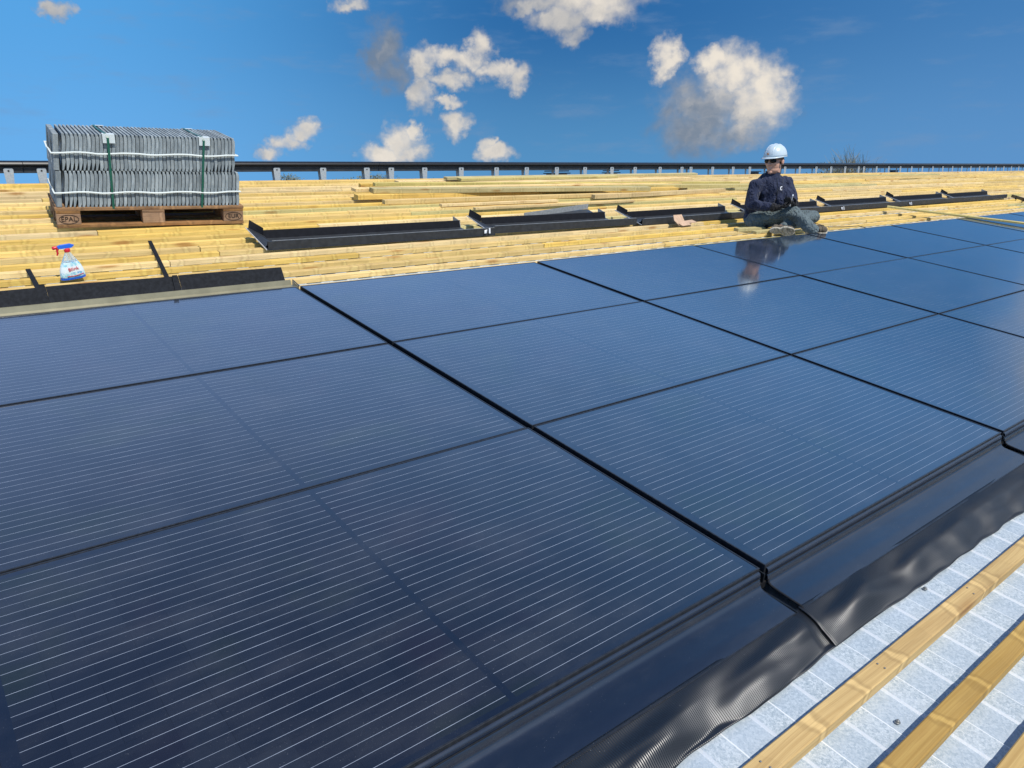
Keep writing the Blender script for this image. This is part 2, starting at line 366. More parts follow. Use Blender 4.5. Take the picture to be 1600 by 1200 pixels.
BUMP(b, NOISE(VM('MULTIPLY', o, (1, 6, 1)), 60, 2, .5), .03, .0006)
M_PV = mt

# apron flashing plate (glossy coated) and ribbed membrane
mt, b = mat('black_coated_flashing'); o = OC()
n1 = NOISE(o, 300, 2, .5); n2 = NOISE(VM('MULTIPLY', o, (2, 6, 2)), 3, 4, .6)
c = MIX(M('MULTIPLY', SM(n1, .70, .80), SM(n2, .45, .7)), (.010, .017, .034), (.20, .21, .22)); c = MIX(M('MULTIPLY', SM(NOISE(VM('MULTIPLY', o, (1, 3, 1)), 7, 5, .65), .48, .75), .03), c, (.20, .21, .22)); L(c, b.inputs['Base Color'])
L(MR(n2, .3, .7, .16, .26), b.inputs['Roughness']); b.inputs['Specular IOR Level'].default_value = .95
BUMP(b, NOISE(VM('MULTIPLY', o, (1.5, 5, 2)), 4, 2, .5), .12, .01); M_APRON = mt
mt, b = mat('ribbed_black_membrane'); o = OC()
s = N('ShaderNodeSeparateXYZ'); L(o, s.inputs[0])
rib = M('SINE', M('MULTIPLY', s.outputs[0], 2 * PI / .0060))
n1 = NOISE(o, 340, 2, .5); n2 = NOISE(o, 6, 4, .6)
c = MIX(SM(n1, .74, .80), (.006, .008, .012), (.25, .26, .27)); L(c, b.inputs['Base Color'])
b.inputs['Roughness'].default_value = .37; b.inputs['Specular IOR Level'].default_value = .7; BUMP(b, rib, .35, .0014); M_MEMB = mt

# ------------------------------------------------------------------ ground and far things
mt, b = mat('far_fields'); o = OC()
n1 = NOISE(o, .004, 5, .6); n2 = NOISE(o, .03, 5, .6)
c = MIX(SM(n1, .4, .6), (.07, .10, .035), (.16, .14, .07)); c = MIX(M('MULTIPLY', n2, .4), c, (.05, .07, .03)); L(c, b.inputs['Base Color']); b.inputs['Roughness'].default_value = .95
g = MB(); k = 48; g.v.append((0, 0, 0)); 
for i in range(k): g.v.append((4000 * math.cos(2 * PI * i / k), 4000 * math.sin(2 * PI * i / k), 0))
for i in range(k): g.f.append((0, 1 + i, 1 + (i + 1) % k))
go = g.build('ground', mt); go.location = (0, 0, -5); tag(go, kind='structure')

M_LEAF = simple('far_foliage', (.15, .17, .13), .9, 0, .2, .4, 3)
M_TWIG = simple('bare_twigs', (.26, .24, .17), .9, 0, .2, .2, 3)
M_BARK = simple('bark', (.10, .08, .06), .9)
def far_pos(azd, dist): a = math.radians(azd); return Vector((math.sin(a) * dist, math.cos(a) * dist, -5))
def bush_tree(azd, dist, h, w, label):
    rr = random.Random(int(azd * 100)); t = empty('leafy_tree'); t.location = far_pos(azd, dist); tag(t, label, 'tree', 'trees far beyond the roof ridge')
    MB().tube([(0, 0, 0), (0, .1, h * .3), (.2, 0, h * .6)], [w * .05, w * .04, w * .015], 8).build('trunk', M_BARK, t)
    c = MB()
    cl = [(rr.gauss(0, w * .26), rr.gauss(0, w * .26), h * .58 + rr.gauss(0, h * .14)) for _ in range(26)]
    for q in cl:
        for _ in range(170):
            p = Vector(q) + Vector((rr.gauss(0, w * .09), rr.gauss(0, w * .09), rr.gauss(0, h * .06))); s_ = w * .013
            a = Vector((rr.uniform(-1, 1), rr.uniform(-1, 1), rr.uniform(-1, 1))).normalized(); b_ = a.orthogonal().normalized()
            c.add([p + a * s_, p + b_ * s_, p - a * s_, p - b_ * s_], [(0, 1, 2, 3)])
    c.build('crown', M_LEAF, t)
def bare_tree(azd, dist, h, w, label):
    rr = random.Random(5); t = empty('bare_tree'); t.location = far_pos(azd, dist); tag(t, label, 'tree')
    MB().tube([(0, 0, 0), (0, .1, h * .25), (.1, 0, h * .45)], [.45, .35, .25], 8).build('trunk', M_BARK, t)
    c = MB()
    for i in range(90):
        a = rr.uniform(0, 2 * PI); sp = math.sqrt(rr.random()) * w / 2; top = h * (1 - .30 * (sp / (w / 2)) ** 2) + rr.gauss(0, .25)
        b0 = Vector((0, 0, h * rr.uniform(.2, .42))); e0 = Vector((math.cos(a) * sp, math.sin(a) * sp, top)); mid_ = b0.lerp(e0, .5) + Vector((math.cos(a) * sp * .25, math.sin(a) * sp * .25, 0))
        c.tube([b0, mid_, e0], [.06, .03, .008], 4, False)
        for _ in range(16):
            q = mid_.lerp(e0, rr.uniform(0, 1)); d = Vector((rr.gauss(0, .5), rr.gauss(0, .5), rr.uniform(.3, 1.5)))
            c.tube([q, q + d * .6, q + d], [.013, .010, .005], 3, False)
    c.build('crown', M_TWIG, t)
bare_tree(63.3, 70, 7.0, 5.2, 'bare twiggy tree top showing above the ridge rail, right of the man')
for a, d, h, w, lb in ((23.5, 210, 7.6, 16, 'far leafy tree, leftmost of those seen under the ridge rail'), (27.2, 240, 8.0, 20, 'far leafy tree under the ridge rail, near the low white cloud'),
                    (30.6, 230, 7.7, 18, 'far leafy tree under the ridge rail left of the loose boards'), (60.5, 180, 7.6, 13, 'far leafy tree seen under the rail just right of the helmet'), (66.5, 190, 7.2, 12, 'far leafy tree under the rail right of the bare tree')):
    bush_tree(a, d, h, w, lb)

# ------------------------------------------------------------------ the barn roof: trapezoid sheet
UL, UR = -3.6, 31.0
prof = []   # (u, n) across the ribs
PIT, CR, VA, SLP, DEP = .178, .070, .096, .006, .004
u = UL
while u < UR:
    prof += [(u, 0), (u + CR, 0), (u + CR + SLP, -DEP), (u + CR + SLP + VA, -DEP)]; u += PIT
rr_ = empty('barn_roof'); on_roof(rr_, 0, 0, -.1105); tag(rr_, 'pale galvanised ribbed metal roof under the battens, bare at the bottom right', 'roof')
def ribbed(v0, v1, flip=False):
    q = MB(); n = len(prof)
    for (a, b_) in prof: q.v += [(a, v0, b_), (a, v1, b_)]
    for i in range(n - 1): q.f.append((2 * i, 2 * i + 2, 2 * i + 3, 2 * i + 1))
    return q
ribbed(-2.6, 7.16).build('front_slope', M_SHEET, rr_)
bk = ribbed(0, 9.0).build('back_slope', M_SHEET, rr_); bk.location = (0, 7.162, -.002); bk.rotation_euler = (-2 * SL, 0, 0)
wl = MB(); 
a0 = Vector((UL, -2.3, -.05)); 
M_WALL = simple('barn_wall_cladding', (.25, .27, .28), .6, 0, .4, .1, 2)
bw = empty('barn_building'); bw.matrix_world = Matrix.Translation(RX @ Vector((0, 0, -.25))); tag(bw, 'barn standing under the metal roof with grey clad walls', 'barn')
y1, y0 = 7.1 * math.cos(SL) * 2 + 2, -2.3; zt = y0 * math.tan(SL)
q = MB(); q.mm((UL + .3, y0, -5 - .0), (UR - .3, y0 + .15, zt - .1)); q.mm((UL + .3, y1 - .15, -5), (UR - .3, y1, zt - .1))
q.mm((UL + .3, y0 + .16, -5), (UL + .45, y1 - .16, zt - .1)); q.mm((UR - .45, y0 + .16, -5), (UR - .3, y1 - .16, zt - .1)); q.build('wall', M_WALL, bw)

# ------------------------------------------------------------------ battens
BT = -.079   # top of battens
def batten(u0, u1, v, mt, label, group, w=.050, h=.038, rz=0, n=None, name='roof_batten', cat='batten', bev=.0015, rx=0, v1=None):
    q = MB(); Lh = (u1 - u0); k = max(1, int(Lh / .5)); 
    # a sawn timber with a very slight bow
    bow = rnd.uniform(-.004, .004); tw = rnd.uniform(-.002, .002)
    vs = []; fs = []
    for i in range(k + 1):
        x = Lh * i / k; s_ = math.sin(PI * i / k) * bow
        for (yy, zz) in ((-w / 2, 0), (w / 2, 0), (w / 2, -h), (-w / 2, -h)): vs.append((x, yy + s_, zz + tw * math.sin(2 * PI * i / k)))
    for i in range(k):
        for j in range(4): j2 = (j + 1) % 4; fs.append((i * 4 + j, (i + 1) * 4 + j, (i + 1) * 4 + j2, i * 4 + j2))
    fs += [(0, 1, 2, 3), tuple(4 * k + j for j in (3, 2, 1, 0))]
    q.add(vs, fs); o = q.build(name, mt, bevel=bev)
    on_roof(o, u0, v, BT if n is None else n, rz, rx); tag(o, label, cat, group); return o
near_l = ['yellow batten nearest the black membrane on the bare metal', 'yellow batten with split knot, second up-slope line on the bare metal', 'yellow batten at the bottom right corner on the bare metal']
for i, v in enumerate((-.359, -.527, -.682)):
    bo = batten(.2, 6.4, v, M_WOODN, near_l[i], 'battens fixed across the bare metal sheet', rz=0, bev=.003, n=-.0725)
    for ux in (1.05, 1.58, 2.12, 2.68, 3.2, 3.75):
        for dy in (-.010, .009):
            q = MB(); q.lathe([(.0026, 0), (.0026, .0006), (.0015, .0010)], 8, c=(ux + rnd.uniform(-.02, .02), dy + rnd.uniform(-.003, .003), .0001)); q.build('nail', M_SCREW, bo)
nrow = 24
for k_ in range(nrow):
    v = 3.125 + .1605 * k_
    cuts = [-2.9]; st = rnd.uniform(1.0, 4.6)
    if k_ < 3: cuts = [1.83]; st = rnd.uniform(4.0, 6.0)
    u = st
    while u < 27.0: cuts.append(u); u += rnd.choice((4.8, 5.1, 5.4, 5.1))
    cuts.append(30.6)
    nseg = len(cuts) - 1
    for j in range(nseg):
        mt_ = M_WOOD if rnd.random() > .04 else M_PALE
        batten(cuts[j] + .002, cuts[j + 1] - .002, v + rnd.uniform(-.004, .004), mt_,
               f'sawn yellow batten, {ordn(j + 1)} length from the left in the {ordn(k_ + 1)} row above the panels', 'battens in close rows up to the ridge', w=.046 + rnd.uniform(-.003, .003), h=.031, n=BT + rnd.uniform(-.002, .002), bev=.002)
for j, (a, b_) in enumerate(((-2.9, 2.3), (2.304, 7.4), (7.404, 12.5), (12.504, 17.6), (17.604, 22.7), (22.704, 30.6))):
    batten(a, b_, 7.01, M_WOOD, f'wide yellow ridge board below the brackets, {ordn(j+1)} length from the left', 'ridge boards below the rail brackets', w=.085, h=.042, n=BT + .006, name='ridge_board', cat='board')

# ------------------------------------------------------------------ ridge rail and brackets
posts = [-.62, -.14, .40, .949, 1.199, 1.75, 2.30, 2.84, 3.375, 3.907, 4.451, 4.774, 5.24, 5.786, 6.351, 6.867, 7.415, 7.964, 8.52, 9.027, 9.606, 10.142, 10.372, 10.949, 11.523, 12.015, 12.60, 13.132, 13.635, 14.226, 14.779, 15.33, 15.88, 16.10]
u = 16.65
while u < 30: posts.append(u); u += .55
def bracket():
    t = empty('rail_bracket')
    for nm, yy, w in (('front_leg', 0, .074), ('rear_leg', .085, .05)):
        q = MB(); n = 8; pts = []
        pts.append((-w * .36, -.03)); pts.append((w * .36, -.03))
        pts.append((w / 2, .10))
        for i in range(n + 1):
            a = PI / 2 * i / n; pts.append((w / 2 - .016 + .016 * math.cos(a), .118 + .016 * math.sin(a)))
        for i in range(n + 1):
            a = PI / 2 + PI / 2 * i / n; pts.append((-w / 2 + .016 + .016 * math.cos(a), .118 + .016 * math.sin(a)))
        pts.append((-w / 2, .10))
        m_ = len(pts); vs = [(x, yy, z) for x, z in pts] + [(x, yy + .003, z) for x, z in pts]
        fs = [tuple(range(m_)), tuple(range(2 * m_ - 1, m_ - 1, -1))] + [(i, i + m_, (i + 1) % m_ + m_, (i + 1) % m_) for i in range(m_)]
        q.add(vs, fs); q.build(nm, M_GALV, t)
    s_ = MB(); s_.lathe([(.0075, 0), (.0075, .004), (.004, .006)], 10); so_ = s_.build('screw', M_BLACK, t); so_.rotation_euler = (PI / 2, 0, 0); so_.location = (0, -.0005, .112)
    MB().mm((-.02, .0, -.033), (.02, .088, -.0302)).build('foot', M_GALV, t)
    return t
b0 = bracket()
for i, u in enumerate(posts):
    t = b0 if i == 0 else copy_tree(b0)
    plumb(t, u, 7.112, -.085); tag(t, f'upright galvanised bracket under the ridge rail, {ordn(i+1)} from the left', 'bracket', 'galvanised brackets holding the ridge rail')
rails = [(-3.0, 1.06), (1.064, 4.61), (4.614, 10.26), (10.264, 15.98), (15.984, 21.6), (21.604, 30.4)]
rl = ['dark ridge rail piece at the left behind the pallet of tiles', 'dark ridge rail piece between the tile pallet and the loose boards', 'dark ridge rail piece above the loose boards', 'dark ridge rail piece behind the man in the helmet', 'dark ridge rail piece right of the bare tree top', 'dark ridge rail piece running out of view at far right']
for (a, b_), lb in zip(rails, rl):
    t = empty('ridge_rail'); plumb(t, a, 7.125, -.085); tag(t, lb, 'rail', 'lengths of dark rail along the ridge')
    Lh = b_ - a; z0 = .085
    MB().mm((0, -.0, z0 + .005), (Lh, .070, z0 + .062)).build('rail_body', M_RAIL, t, bevel=.003)
    q = MB(); q.sheet([(-.035, z0 + .070), (-.036, z0 + .080), (-.028, z0 + .094), (-.010, z0 + .106), (.035, z0 + .112), (.080, z0 + .106), (.098, z0 + .094), (.105, z0 + .070)], 0, Lh, .004); q.build('rail_cap', M_BLACK, t)
    MB().mm((0, .004, z0 + .0625), (Lh, .066, z0 + .0995)).build('rail_neck', M_TRAYIN, t)
for (u, lb, w, k) in ((.30, 'small black slatted piece behind the ridge, left of the tile pallet', .3, 1), (7.72, 'black slatted piece behind the ridge left of the rail bracket', .42, 3), (8.95, 'small black slatted piece behind the ridge above the loose boards', .28, 3), (12.9, 'small black piece on the ridge just right of the man', .22, 1), (18.5, 'small black piece under the rail at the right', .3, 1)):
    t = empty('roof_vent'); plumb(t, u, 7.6, -.13); tag(t, lb, 'vent', 'small black pieces behind the ridge')
    for j in range(k):
        q = MB(); q.mm((j * .02 - .02, 0, .012 + j * .032), (w - j * .03, .12, .026 + j * .032)); q.build('slat', M_BLACK, t)
    MB().mm((.02, .02, -.12), (w - .05, .10, .010)).build('body', M_BLACK, t)

# ------------------------------------------------------------------ photovoltaic panels
PW, PH = 1.76, 1.01266
Wd, Ht = 1.7335, 1.0055
def make_panel():
    t = empty('solar_panel')
    MB().mm((.0060, .0060, -.030), (Wd - .0060, Ht - .0060, -.0015)).build('laminate', M_PV, t)
    q = MB()
    q.mm((0, 0, -.038), (Wd, .0055, 0)); q.mm((0, Ht - .0055, -.038), (Wd, Ht, 0))
    q.mm((0, .0057, -.038), (.0055, Ht - .0057, 0)); q.mm((Wd - .0055, .0057, -.038), (Wd, Ht - .0057, 0))
    q.build('frame', M_FRAME, t, bevel=.0012, seg=2)
    return t
p0 = make_panel(); first = True
cols = list(range(-1, 13))
for i in cols:
    for j in range(3):
        t = p0 if first else copy_tree(p0); first = False
        on_roof(t, i * PW + .0130, j * PH + .0035 - (0.0015 if j == 0 else 0), rnd.uniform(-.0008, .0008) + (0 if i else 0), rnd.uniform(-.0006, .0006), rnd.uniform(-.0012, .0012), rnd.uniform(-.0012, .0012))
        row = ['bottom', 'middle', 'top'][j]
        if i < 0: lb = f'black solar panel showing only its right edge, {row} row at far left'
        else: lb = f'black framed solar panel, {row} row, {ordn(i + 1)} full column from the left'
        tag(t, lb, 'solar panel', 'solar panels laid in three rows')
# mounting trays beneath: dark troughs in the seams
for i in range(-1, 14):
    t = empty('seam_channel'); on_roof(t, i * PW - .0165, 0, 0)
    lb = f'black mounting channel in the seam left of the {ordn(i + 1)} panel column' if i >= 0 else 'black mounting channel beyond the left edge panels'
    tag(t, lb, 'channel', 'black channels in the seams between panel columns')
    MB().mm((.0005, -.010, -.068), (.0325, 3.035, -.046)).build('channel_floor', M_GASKET, t)
    MB().mm((.013, -.010, -.0455), (.0175, 3.035, -.016)).build('channel_rib', M_BLACK, t)
t = MB().tube([(1.748, 2.02, -.012), (1.7485, 2.5, -.010), (1.748, 3.03, -.012)], .0022, 6).build('earth_cable', M_YG); tag(t, 'thin yellow and green cable lying in the seam by the top left panel', 'cable'); t.matrix_world = RX.copy()
q = MB().mm((-1.78, 0.03, -.070), (22.9, 3.03, -.0675)); t = q.build('mounting_sheet', M_GASKET); t.matrix_world = RX.copy(); tag(t, 'black plastic sheet under the whole solar panel array', 'mounting sheet')

# ------------------------------------------------------------------ lower apron flashing and membrane, one per column
def apron_profile():
    return [(.004, -.010), (-.003, -.012), (-.006, -.018), (-.0065, -.026), (-.004, -.029), (-.008, -.033), (-.012, -.045), (-.017, -.0535), (-.027, -.058), (-.045, -.060), (-.080, -.0615), (-.124, -.063), (-.128, -.066)]
def mem_noise(x, s): return noise.noise(Vector((x * 2.1, s * 2.0, 3.3)))
fold_pts = 15
for i in range(-1, 7):
    lb = 'black' ; who = ['below the left edge panels', 'below the first bottom panel, nearest the camera', 'below the second bottom panel', 'below the third bottom panel', 'below the fourth bottom panel', 'below the fifth bottom panel', 'below the sixth bottom panel', 'below the seventh bottom panel'][i + 1]
    u0 = i * PW + .022; Lh = PW - .038
    t = empty('apron_flashing'); on_roof(t, u0, 0, 0); tag(t, f'glossy black metal apron {who}', 'flashing', 'black aprons below the bottom panels')
    q = MB(); q.sheet(apron_profile(), 0, Lh, -.0022, 24, lambda x, s: (0, 0, .0015 * math.sin(x * 5) * s)); o = q.build('apron_plate', M_APRON, t)
    for p_ in o.data.polygons: p_.use_smooth = True
    o.data.set_sharp_from_angle(angle=math.radians(50))
    MB().tube([(0, -.0068, -.0265), (Lh, -.0068, -.0265)], .0016, 6).build('bead', M_STRIP, t)
    # raised side fold at the left hand end
    side = apron_profile()[6:]
    q = MB(); pts = [Vector((-.002, y, z + .004)) for (y, z) in side]
    q.tube(pts, .0035, 6); q.build('side_fold', M_STRIP, t, smooth=True)
    q = MB(); q.mm((Lh - .002, -.130, -.069), (Lh + .018, -.012, -.0665)); q.mm((Lh + .004, -.128, -.0660), (Lh + .008, -.016, -.060)); q.build('join_strip', M_BLACK, t, bevel=.001)
    # membrane
    me_ = MB(); nx = 140; ny = 30; x0_, x1_ = -.012, Lh + .03
    vs = []
    for a in range(nx + 1):
        x = x0_ + (x1_ - x0_) * a / nx; U = u0 + x
        edge = .122 + .012 * min(max(U - 1.8, 0), 1.2) + .010 * noise.noise(Vector((U * 2.3, 0, 0))) + .005 * noise.noise(Vector((U * 6, 1, 0)))
        fold = .70 + .10 * noise.noise(Vector((U * 2.7, 5, 0)))
        for c_ in range(ny + 1):
            s_ = c_ / ny
            y = -.118 - s_ * edge * 1.02
            # slightly bulging plateau and then a drop
            zt_ = -.0635 - .006 * s_ / max(fold, .1) if s_ < fold else None
            fold2 = fold - .28; drop = max(0, (s_ - fold2) / (1 - fold2))
            z = -.0645 - .008 * min(s_ / fold, 1) - .036 * drop ** 1.35
            amp = .024 * min(1, s_ * 1.6) * (1 - .55 * drop)
            z += amp * noise.noise(Vector((U * 4.6 + s_ * .8, s_ * 2.0, 7))) + .16 * amp * noise.noise(Vector((U * 12, s_ * 2.2, 2)))
            z += .0025 * math.exp(-((s_ - fold) / .12) ** 2) * (1 + noise.noise(Vector((U * 6, 2, 2))))
            y += .006 * s_ * noise.noise(Vector((U * 9, s_ * 3, 4)))
            if a < 6: z += .003 * (1 - a / 6)
            if a > nx - 4: z -= .0035
            z = max(z, -.106 + .001 * math.sin(U * 40))
            vs.append((x, y, z))
    fs = []
    for a in range(nx):
        for c_ in range(ny):
            k_ = a * (ny + 1) + c_; fs.append((k_, k_ + 1, k_ + ny + 2, k_ + ny + 1))
    me_.add(vs, fs); mo = me_.build('membrane', M_MEMB, t, smooth=True); md = mo.modifiers.new('thickness', 'SOLIDIFY'); md.thickness = .0025; md.offset = -1
    MB().bar((0, -.127, -.0635), (Lh, -.127, -.0635), .0035, .0035).build('front_hem', M_FRAME, t)

# roofing screws and a washer on the bare sheet
for (u, v, lb) in ((2.44, -.50, 'dark screw head with ring standing on the bare metal between battens'), (1.66, -.46, 'brass coloured screw beside the second batten on the bare metal'), (2.26, -.26, 'small dark screw head at the edge of the black membrane')):
    q = MB(); q.lathe([(.007, 0), (.007, .0015), (.004, .002), (.004, .006), (.0015, .007)], 12); o = q.build('roofing_screw', M_SCREW); on_roof(o, u, v, -.1105 if lb[0] != 's' else -.1105); tag(o, lb, 'screw')

# ------------------------------------------------------------------ top flashing at the left: tan gutter, black strips, two bars
t = empty('top_gutter'); on_roof(t, 0, 3.045, 0); tag(t, 'tan metal gutter along the top edge of the leftmost top panel', 'gutter')
q = MB(); q.sheet([(0, -.040), (.0, -.004), (.006, -.003), (.010, -.030), (.04, -.034), (.07, -.032), (.088, -.018), (.098, .006), (.103, .007)], -2.2, 1.765, .002); q.build('trough', M_TAN, t)
q = MB(); q.add([(1.768, 0, -.04), (1.768, 0, -.004), (1.768, .05, .0), (1.776, .100, .006), (1.774, .098, -.03), (1.77, .01, -.04)], [(0, 1, 2, 3, 4, 5)]); eo = q.build('end_cap', M_TAN, t); md = eo.modifiers.new('th', 'SOLIDIFY'); md.thickness = .003
MB().bar((1.772, -.005, -.002), (1.778, .10, .006), .004, .004).build('end_edge', M_FRAME, t)
segs = [(-2.2, .573, 'dull black upright strip at the left edge, behind the tan gutter'), (.574, 1.179, 'dull black upright strip behind the gutter between the two bars'), (1.180, 1.745, 'dull black upright strip behind the gutter ending near the first panel seam')]
for a, b_, lb in segs:
    q = MB(); Lh = b_ - a
    q.sheet([(0, -.028), (.010, .0), (.060, .062), (.066, .064)], 0, Lh, .003, 12, lambda x, s: (0, .004 * math.sin(x * 4) * s, .002 * math.sin(x * 7 + 1) * s))
    o = q.build('rubber_strip', M_STRIP); on_roof(o, a, 3.160, 0, 0); tag(o, lb, 'strip', 'black strips behind the tan gutter')
for (ua, va, ub, vb, lb) in ((.590, 3.360, .618, 4.11, 'short black flat bar lying up the battens left of the spray bottle'), (1.190, 3.330, 1.412, 4.63, 'longer black flat bar lying up the battens right of the spray bottle')):
    t = empty('flat_bar'); on_roof(t, ua, va, 0, 0); tag(t, lb, 'bar', 'two black bars above the gutter')
    MB().bar((0, 0, BT + .004), (ub - ua, vb - va, BT + .006), .024, .005).build('bar', M_STRIP, t)
    q = MB(); q.add([(-.047, -.168, .000), (-.031, -.168, .000), (-.018, -.118, .072), (-.044, -.118, .072), (-.013, 0.0, BT + .008), (.013, 0.0, BT + .008)], [(0, 1, 2, 3), (3, 2, 5, 4)]); o = q.build('upstand', M_STRIP, t); md = o.modifiers.new('th', 'SOLIDIFY'); md.thickness = .004

# ------------------------------------------------------------------ flashing trays lying on the battens
def tray(Lh, w=.285):
    t = empty('flashing_tray')
    q = MB(); q.sheet([(0, -.004), (.004, .056), (.014, .058), (.022, .030), (.050, .012), (.13, .010)], 0, Lh, .002); q.sheet([(.1305, .010), (.20, .012), (w - .01, .016)], 0.02, Lh - .17, .002); q.build('tray_floor', M_TRAY, t)
    q = MB(); q.sheet([(w - .008, .014), (w, .072), (w + .004, .074)], .080, Lh - .17, .002); q.build('back_wall', M_TRAYIN, t)
    q = MB(); q.add([(.080, w, .030), (.080, w, .090), (.012, w + .085, .134), (.004, w + .085, .078)], [(0, 1, 2, 3)]); e = q.build('left_ear', M_TRAYIN, t); md = e.modifiers.new('th', 'SOLIDIFY'); md.thickness = .003
    q = MB(); q.add([(-.010, 0, .002), (.060, 0, .010), (.085, w, .034), (.006, w + .085, .078), (-.012, w + .085, .074)], [(0, 1, 2, 3, 4)]); e = q.build('side_strip', M_TRAY, t); md = e.modifiers.new('th', 'SOLIDIFY'); md.thickness = .003
    q = MB(); q.bar((-.013, -.004, .002), (-.014, w + .088, .078), .004, .006); q.build('side_edge', M_EDGE, t)
    q = MB(); q.add([(Lh - .172, w - .02, .016), (Lh - .168, w + .10, .030), (Lh - .178, w + .10, .092), (Lh - .174, w, .070)], [(0, 1, 2, 3)]); e = q.build('right_ear', M_BACK, t); md = e.modifiers.new('th', 'SOLIDIFY'); md.thickness = .003
    q = MB(); q.bar((.03, .009, .0600), (Lh - .01, .009, .0600), .005, .002); q.build('front_edge', M_BACK, t)
    return t
TR = [(1.995, 4.035, 1.86, -.000, 'flashing tray lying nearest the pallet, leftmost of the black trays'), (3.90, 4.045, 1.66, -.022, 'second black flashing tray from the left with a loose strip behind it'), (5.68, 3.985, 1.80, .008, 'third black flashing tray from the left behind the cardboard scrap'),
      (7.58, 3.99, 1.84, .006, 'black flashing tray lying just behind the man'), (9.44, 4.0, 1.86, .004, 'black flashing tray starting right of the man beside his knee'), (11.35, 4.01, 1.84, .006, 'black flashing tray at the upper end of the loose plank'), (13.25, 4.03, 2.0, .014, 'last and smallest looking black tray, farthest right')]
tr0 = {}
for i, (u, v, Lh, rz, lb) in enumerate(TR):
    t = tray(Lh * (1.07 if i < 6 else 1.0)); u = u * 1.031; v = v + .135; on_roof(t, u, v, BT + .004 + .006 * (i % 2), rz, 0, rnd.uniform(-.004, .004)); tag(t, lb, 'flashing tray', 'black flashing trays in a row on the battens')
# crumpled joint clips between trays
for (u, v, lb) in ((3.80, 4.02, 'bent metal tab between the first and second trays'), (9.42, 3.97, 'bent metal tab between the trays right of the man'), (11.33, 3.98, 'bent metal tab at the upper end of the plank')):
    q = MB(); q.add([(0, 0, 0), (.03, .01, .0), (.05, .03, .03), (.02, .03, .025)], [(0, 1, 2, 3)]); q.add([(.05, 0, 0), (.065, .0, .0), (.075, .02, .04), (.06, .02, .04)], [(0, 1, 2, 3)])
    o = q.build('metal_tab', M_EDGE); md = o.modifiers.new('th', 'SOLIDIFY'); md.thickness = .004; on_roof(o, u * 1.03, v + .13, BT + .018); tag(o, lb, 'metal tab', 'bent metal tabs at the tray joints')
t = empty('loose_strip'); on_roof(t, 4.75, 4.66, BT + .012, .055); tag(t, 'narrow dark metal strip lying behind the second tray', 'strip')
q = MB(); q.add([(0, 0, .0), (1.02, -.01, .0), (1.04, .11, .02), (.10, .06, .012)], [(0, 1, 2, 3)]); o = q.build('plate', M_TRAY, t); md = o.modifiers.new('th', 'SOLIDIFY'); md.thickness = .004
q = MB(); q.bar((.05, .03, .018), (1.03, .10, .052), .004, .05); q.build('upstand', M_BACK, t)
# cardboard scrap
t = empty('cardboard_scrap'); on_roof(t, 6.22, 3.95, BT + .012, .2); tag(t, 'torn pinkish cardboard scrap in front of the third tray', 'cardboard')
q = MB(); q.add([(0, 0, 0), (.16, .02, .01), (.19, .09, .08), (.03, .10, .085), (-.03, .05, .045)], [(0, 1, 2, 3, 4)]); o = q.build('upright_flap', M_CARD, t); md = o.modifiers.new('th', 'SOLIDIFY'); md.thickness = .005
q = MB(); q.add([(.15, .02, .004), (.33, -.03, .012), (.37, .05, .018), (.24, .08, .01), (.18, .1, .02)], [(0, 1, 2, 3, 4)]); o = q.build('flat_flap', M_CARD, t); md = o.modifiers.new('th', 'SOLIDIFY'); md.thickness = .005
q = MB(); q.add([(.02, -.03, .0), (.17, -.05, .004), (.16, .03, .03), (.0, .01, .02)], [(0, 1, 2, 3)]); o = q.build('front_flap', M_CARD, t); md = o.modifiers.new('th', 'SOLIDIFY'); md.thickness = .005

# ------------------------------------------------------------------ loose boards near the ridge
loose = [ # u0, v0, u1, v1, n(top), w, h
 (3.66, 5.965, 8.9, 5.90, .020, .10, .030, 0), (3.60, 5.80, 8.3, 5.72, -.012, .09, .045, 0), (3.80, 5.86, 7.55, 5.56, .036, .10, .045, 1), (3.78, 5.585, 7.1, 5.56, -.030, .06, .04, 0),
 (3.93, 6.34, 9.3, 6.02, .000, .05, .04, 0), (4.02, 6.20, 9.8, 5.80, .030, .06, .035, 1), (4.35, 6.26, 8.9, 6.35, .004, .10, .03, 0), (5.25, 6.42, 7.9, 6.46, .030, .09, .03, 1), (4.53, 6.60, 9.6, 6.52, -.020, .10, .04, 0), (5.15, 6.55, 9.9, 6.66, .022, .08, .03, 1),
 (4.30, 5.38, 5.85, 5.38, -.048, .05, .024, 0), (4.55, 5.16, 6.9, 5.20, -.050, .04, .022, 0), (6.2, 5.98, 10.6, 5.62, .012, .09, .04, 1), (6.5, 5.47, 9.2, 5.60, -.025, .06, .045, 0)]
ll = ['long board on top of the loose pile, its end furthest left', 'thick board low in the front of the loose pile', 'pale thick board lying across the loose pile, dark front edge', 'board lying alone just in front of the loose pile', 'thin batten in the back of the pile with a dark left end', 'greenish batten across the middle of the pile', 'flat board in the middle of the pile', 'short board on the rear of the pile', 'board at the back of the pile under the ridge', 'pale board lying topmost at the back by the ridge',
      'short thin lath in front of the pile, nearest the pile', 'longer thin lath in front of the pile, nearest the trays', 'greenish board reaching furthest right from the pile', 'board at the right front of the pile, below the slatted piece']
for (a, v0, b_, v1, n_, w, h, pale), lb in zip(loose, ll):
    Lh = math.hypot(b_ - a, v1 - v0)
    batten(0, Lh, v0, M_PALE if pale else M_WOOD, lb, 'loose boards piled near the ridge', w=w, h=h, name='loose_board', cat='board', n=n_); o = COL.objects[-1] if False else bpy.context.scene.objects[-1]
    on_roof(o, a, v0, n_, math.atan2(v1 - v0, b_ - a))
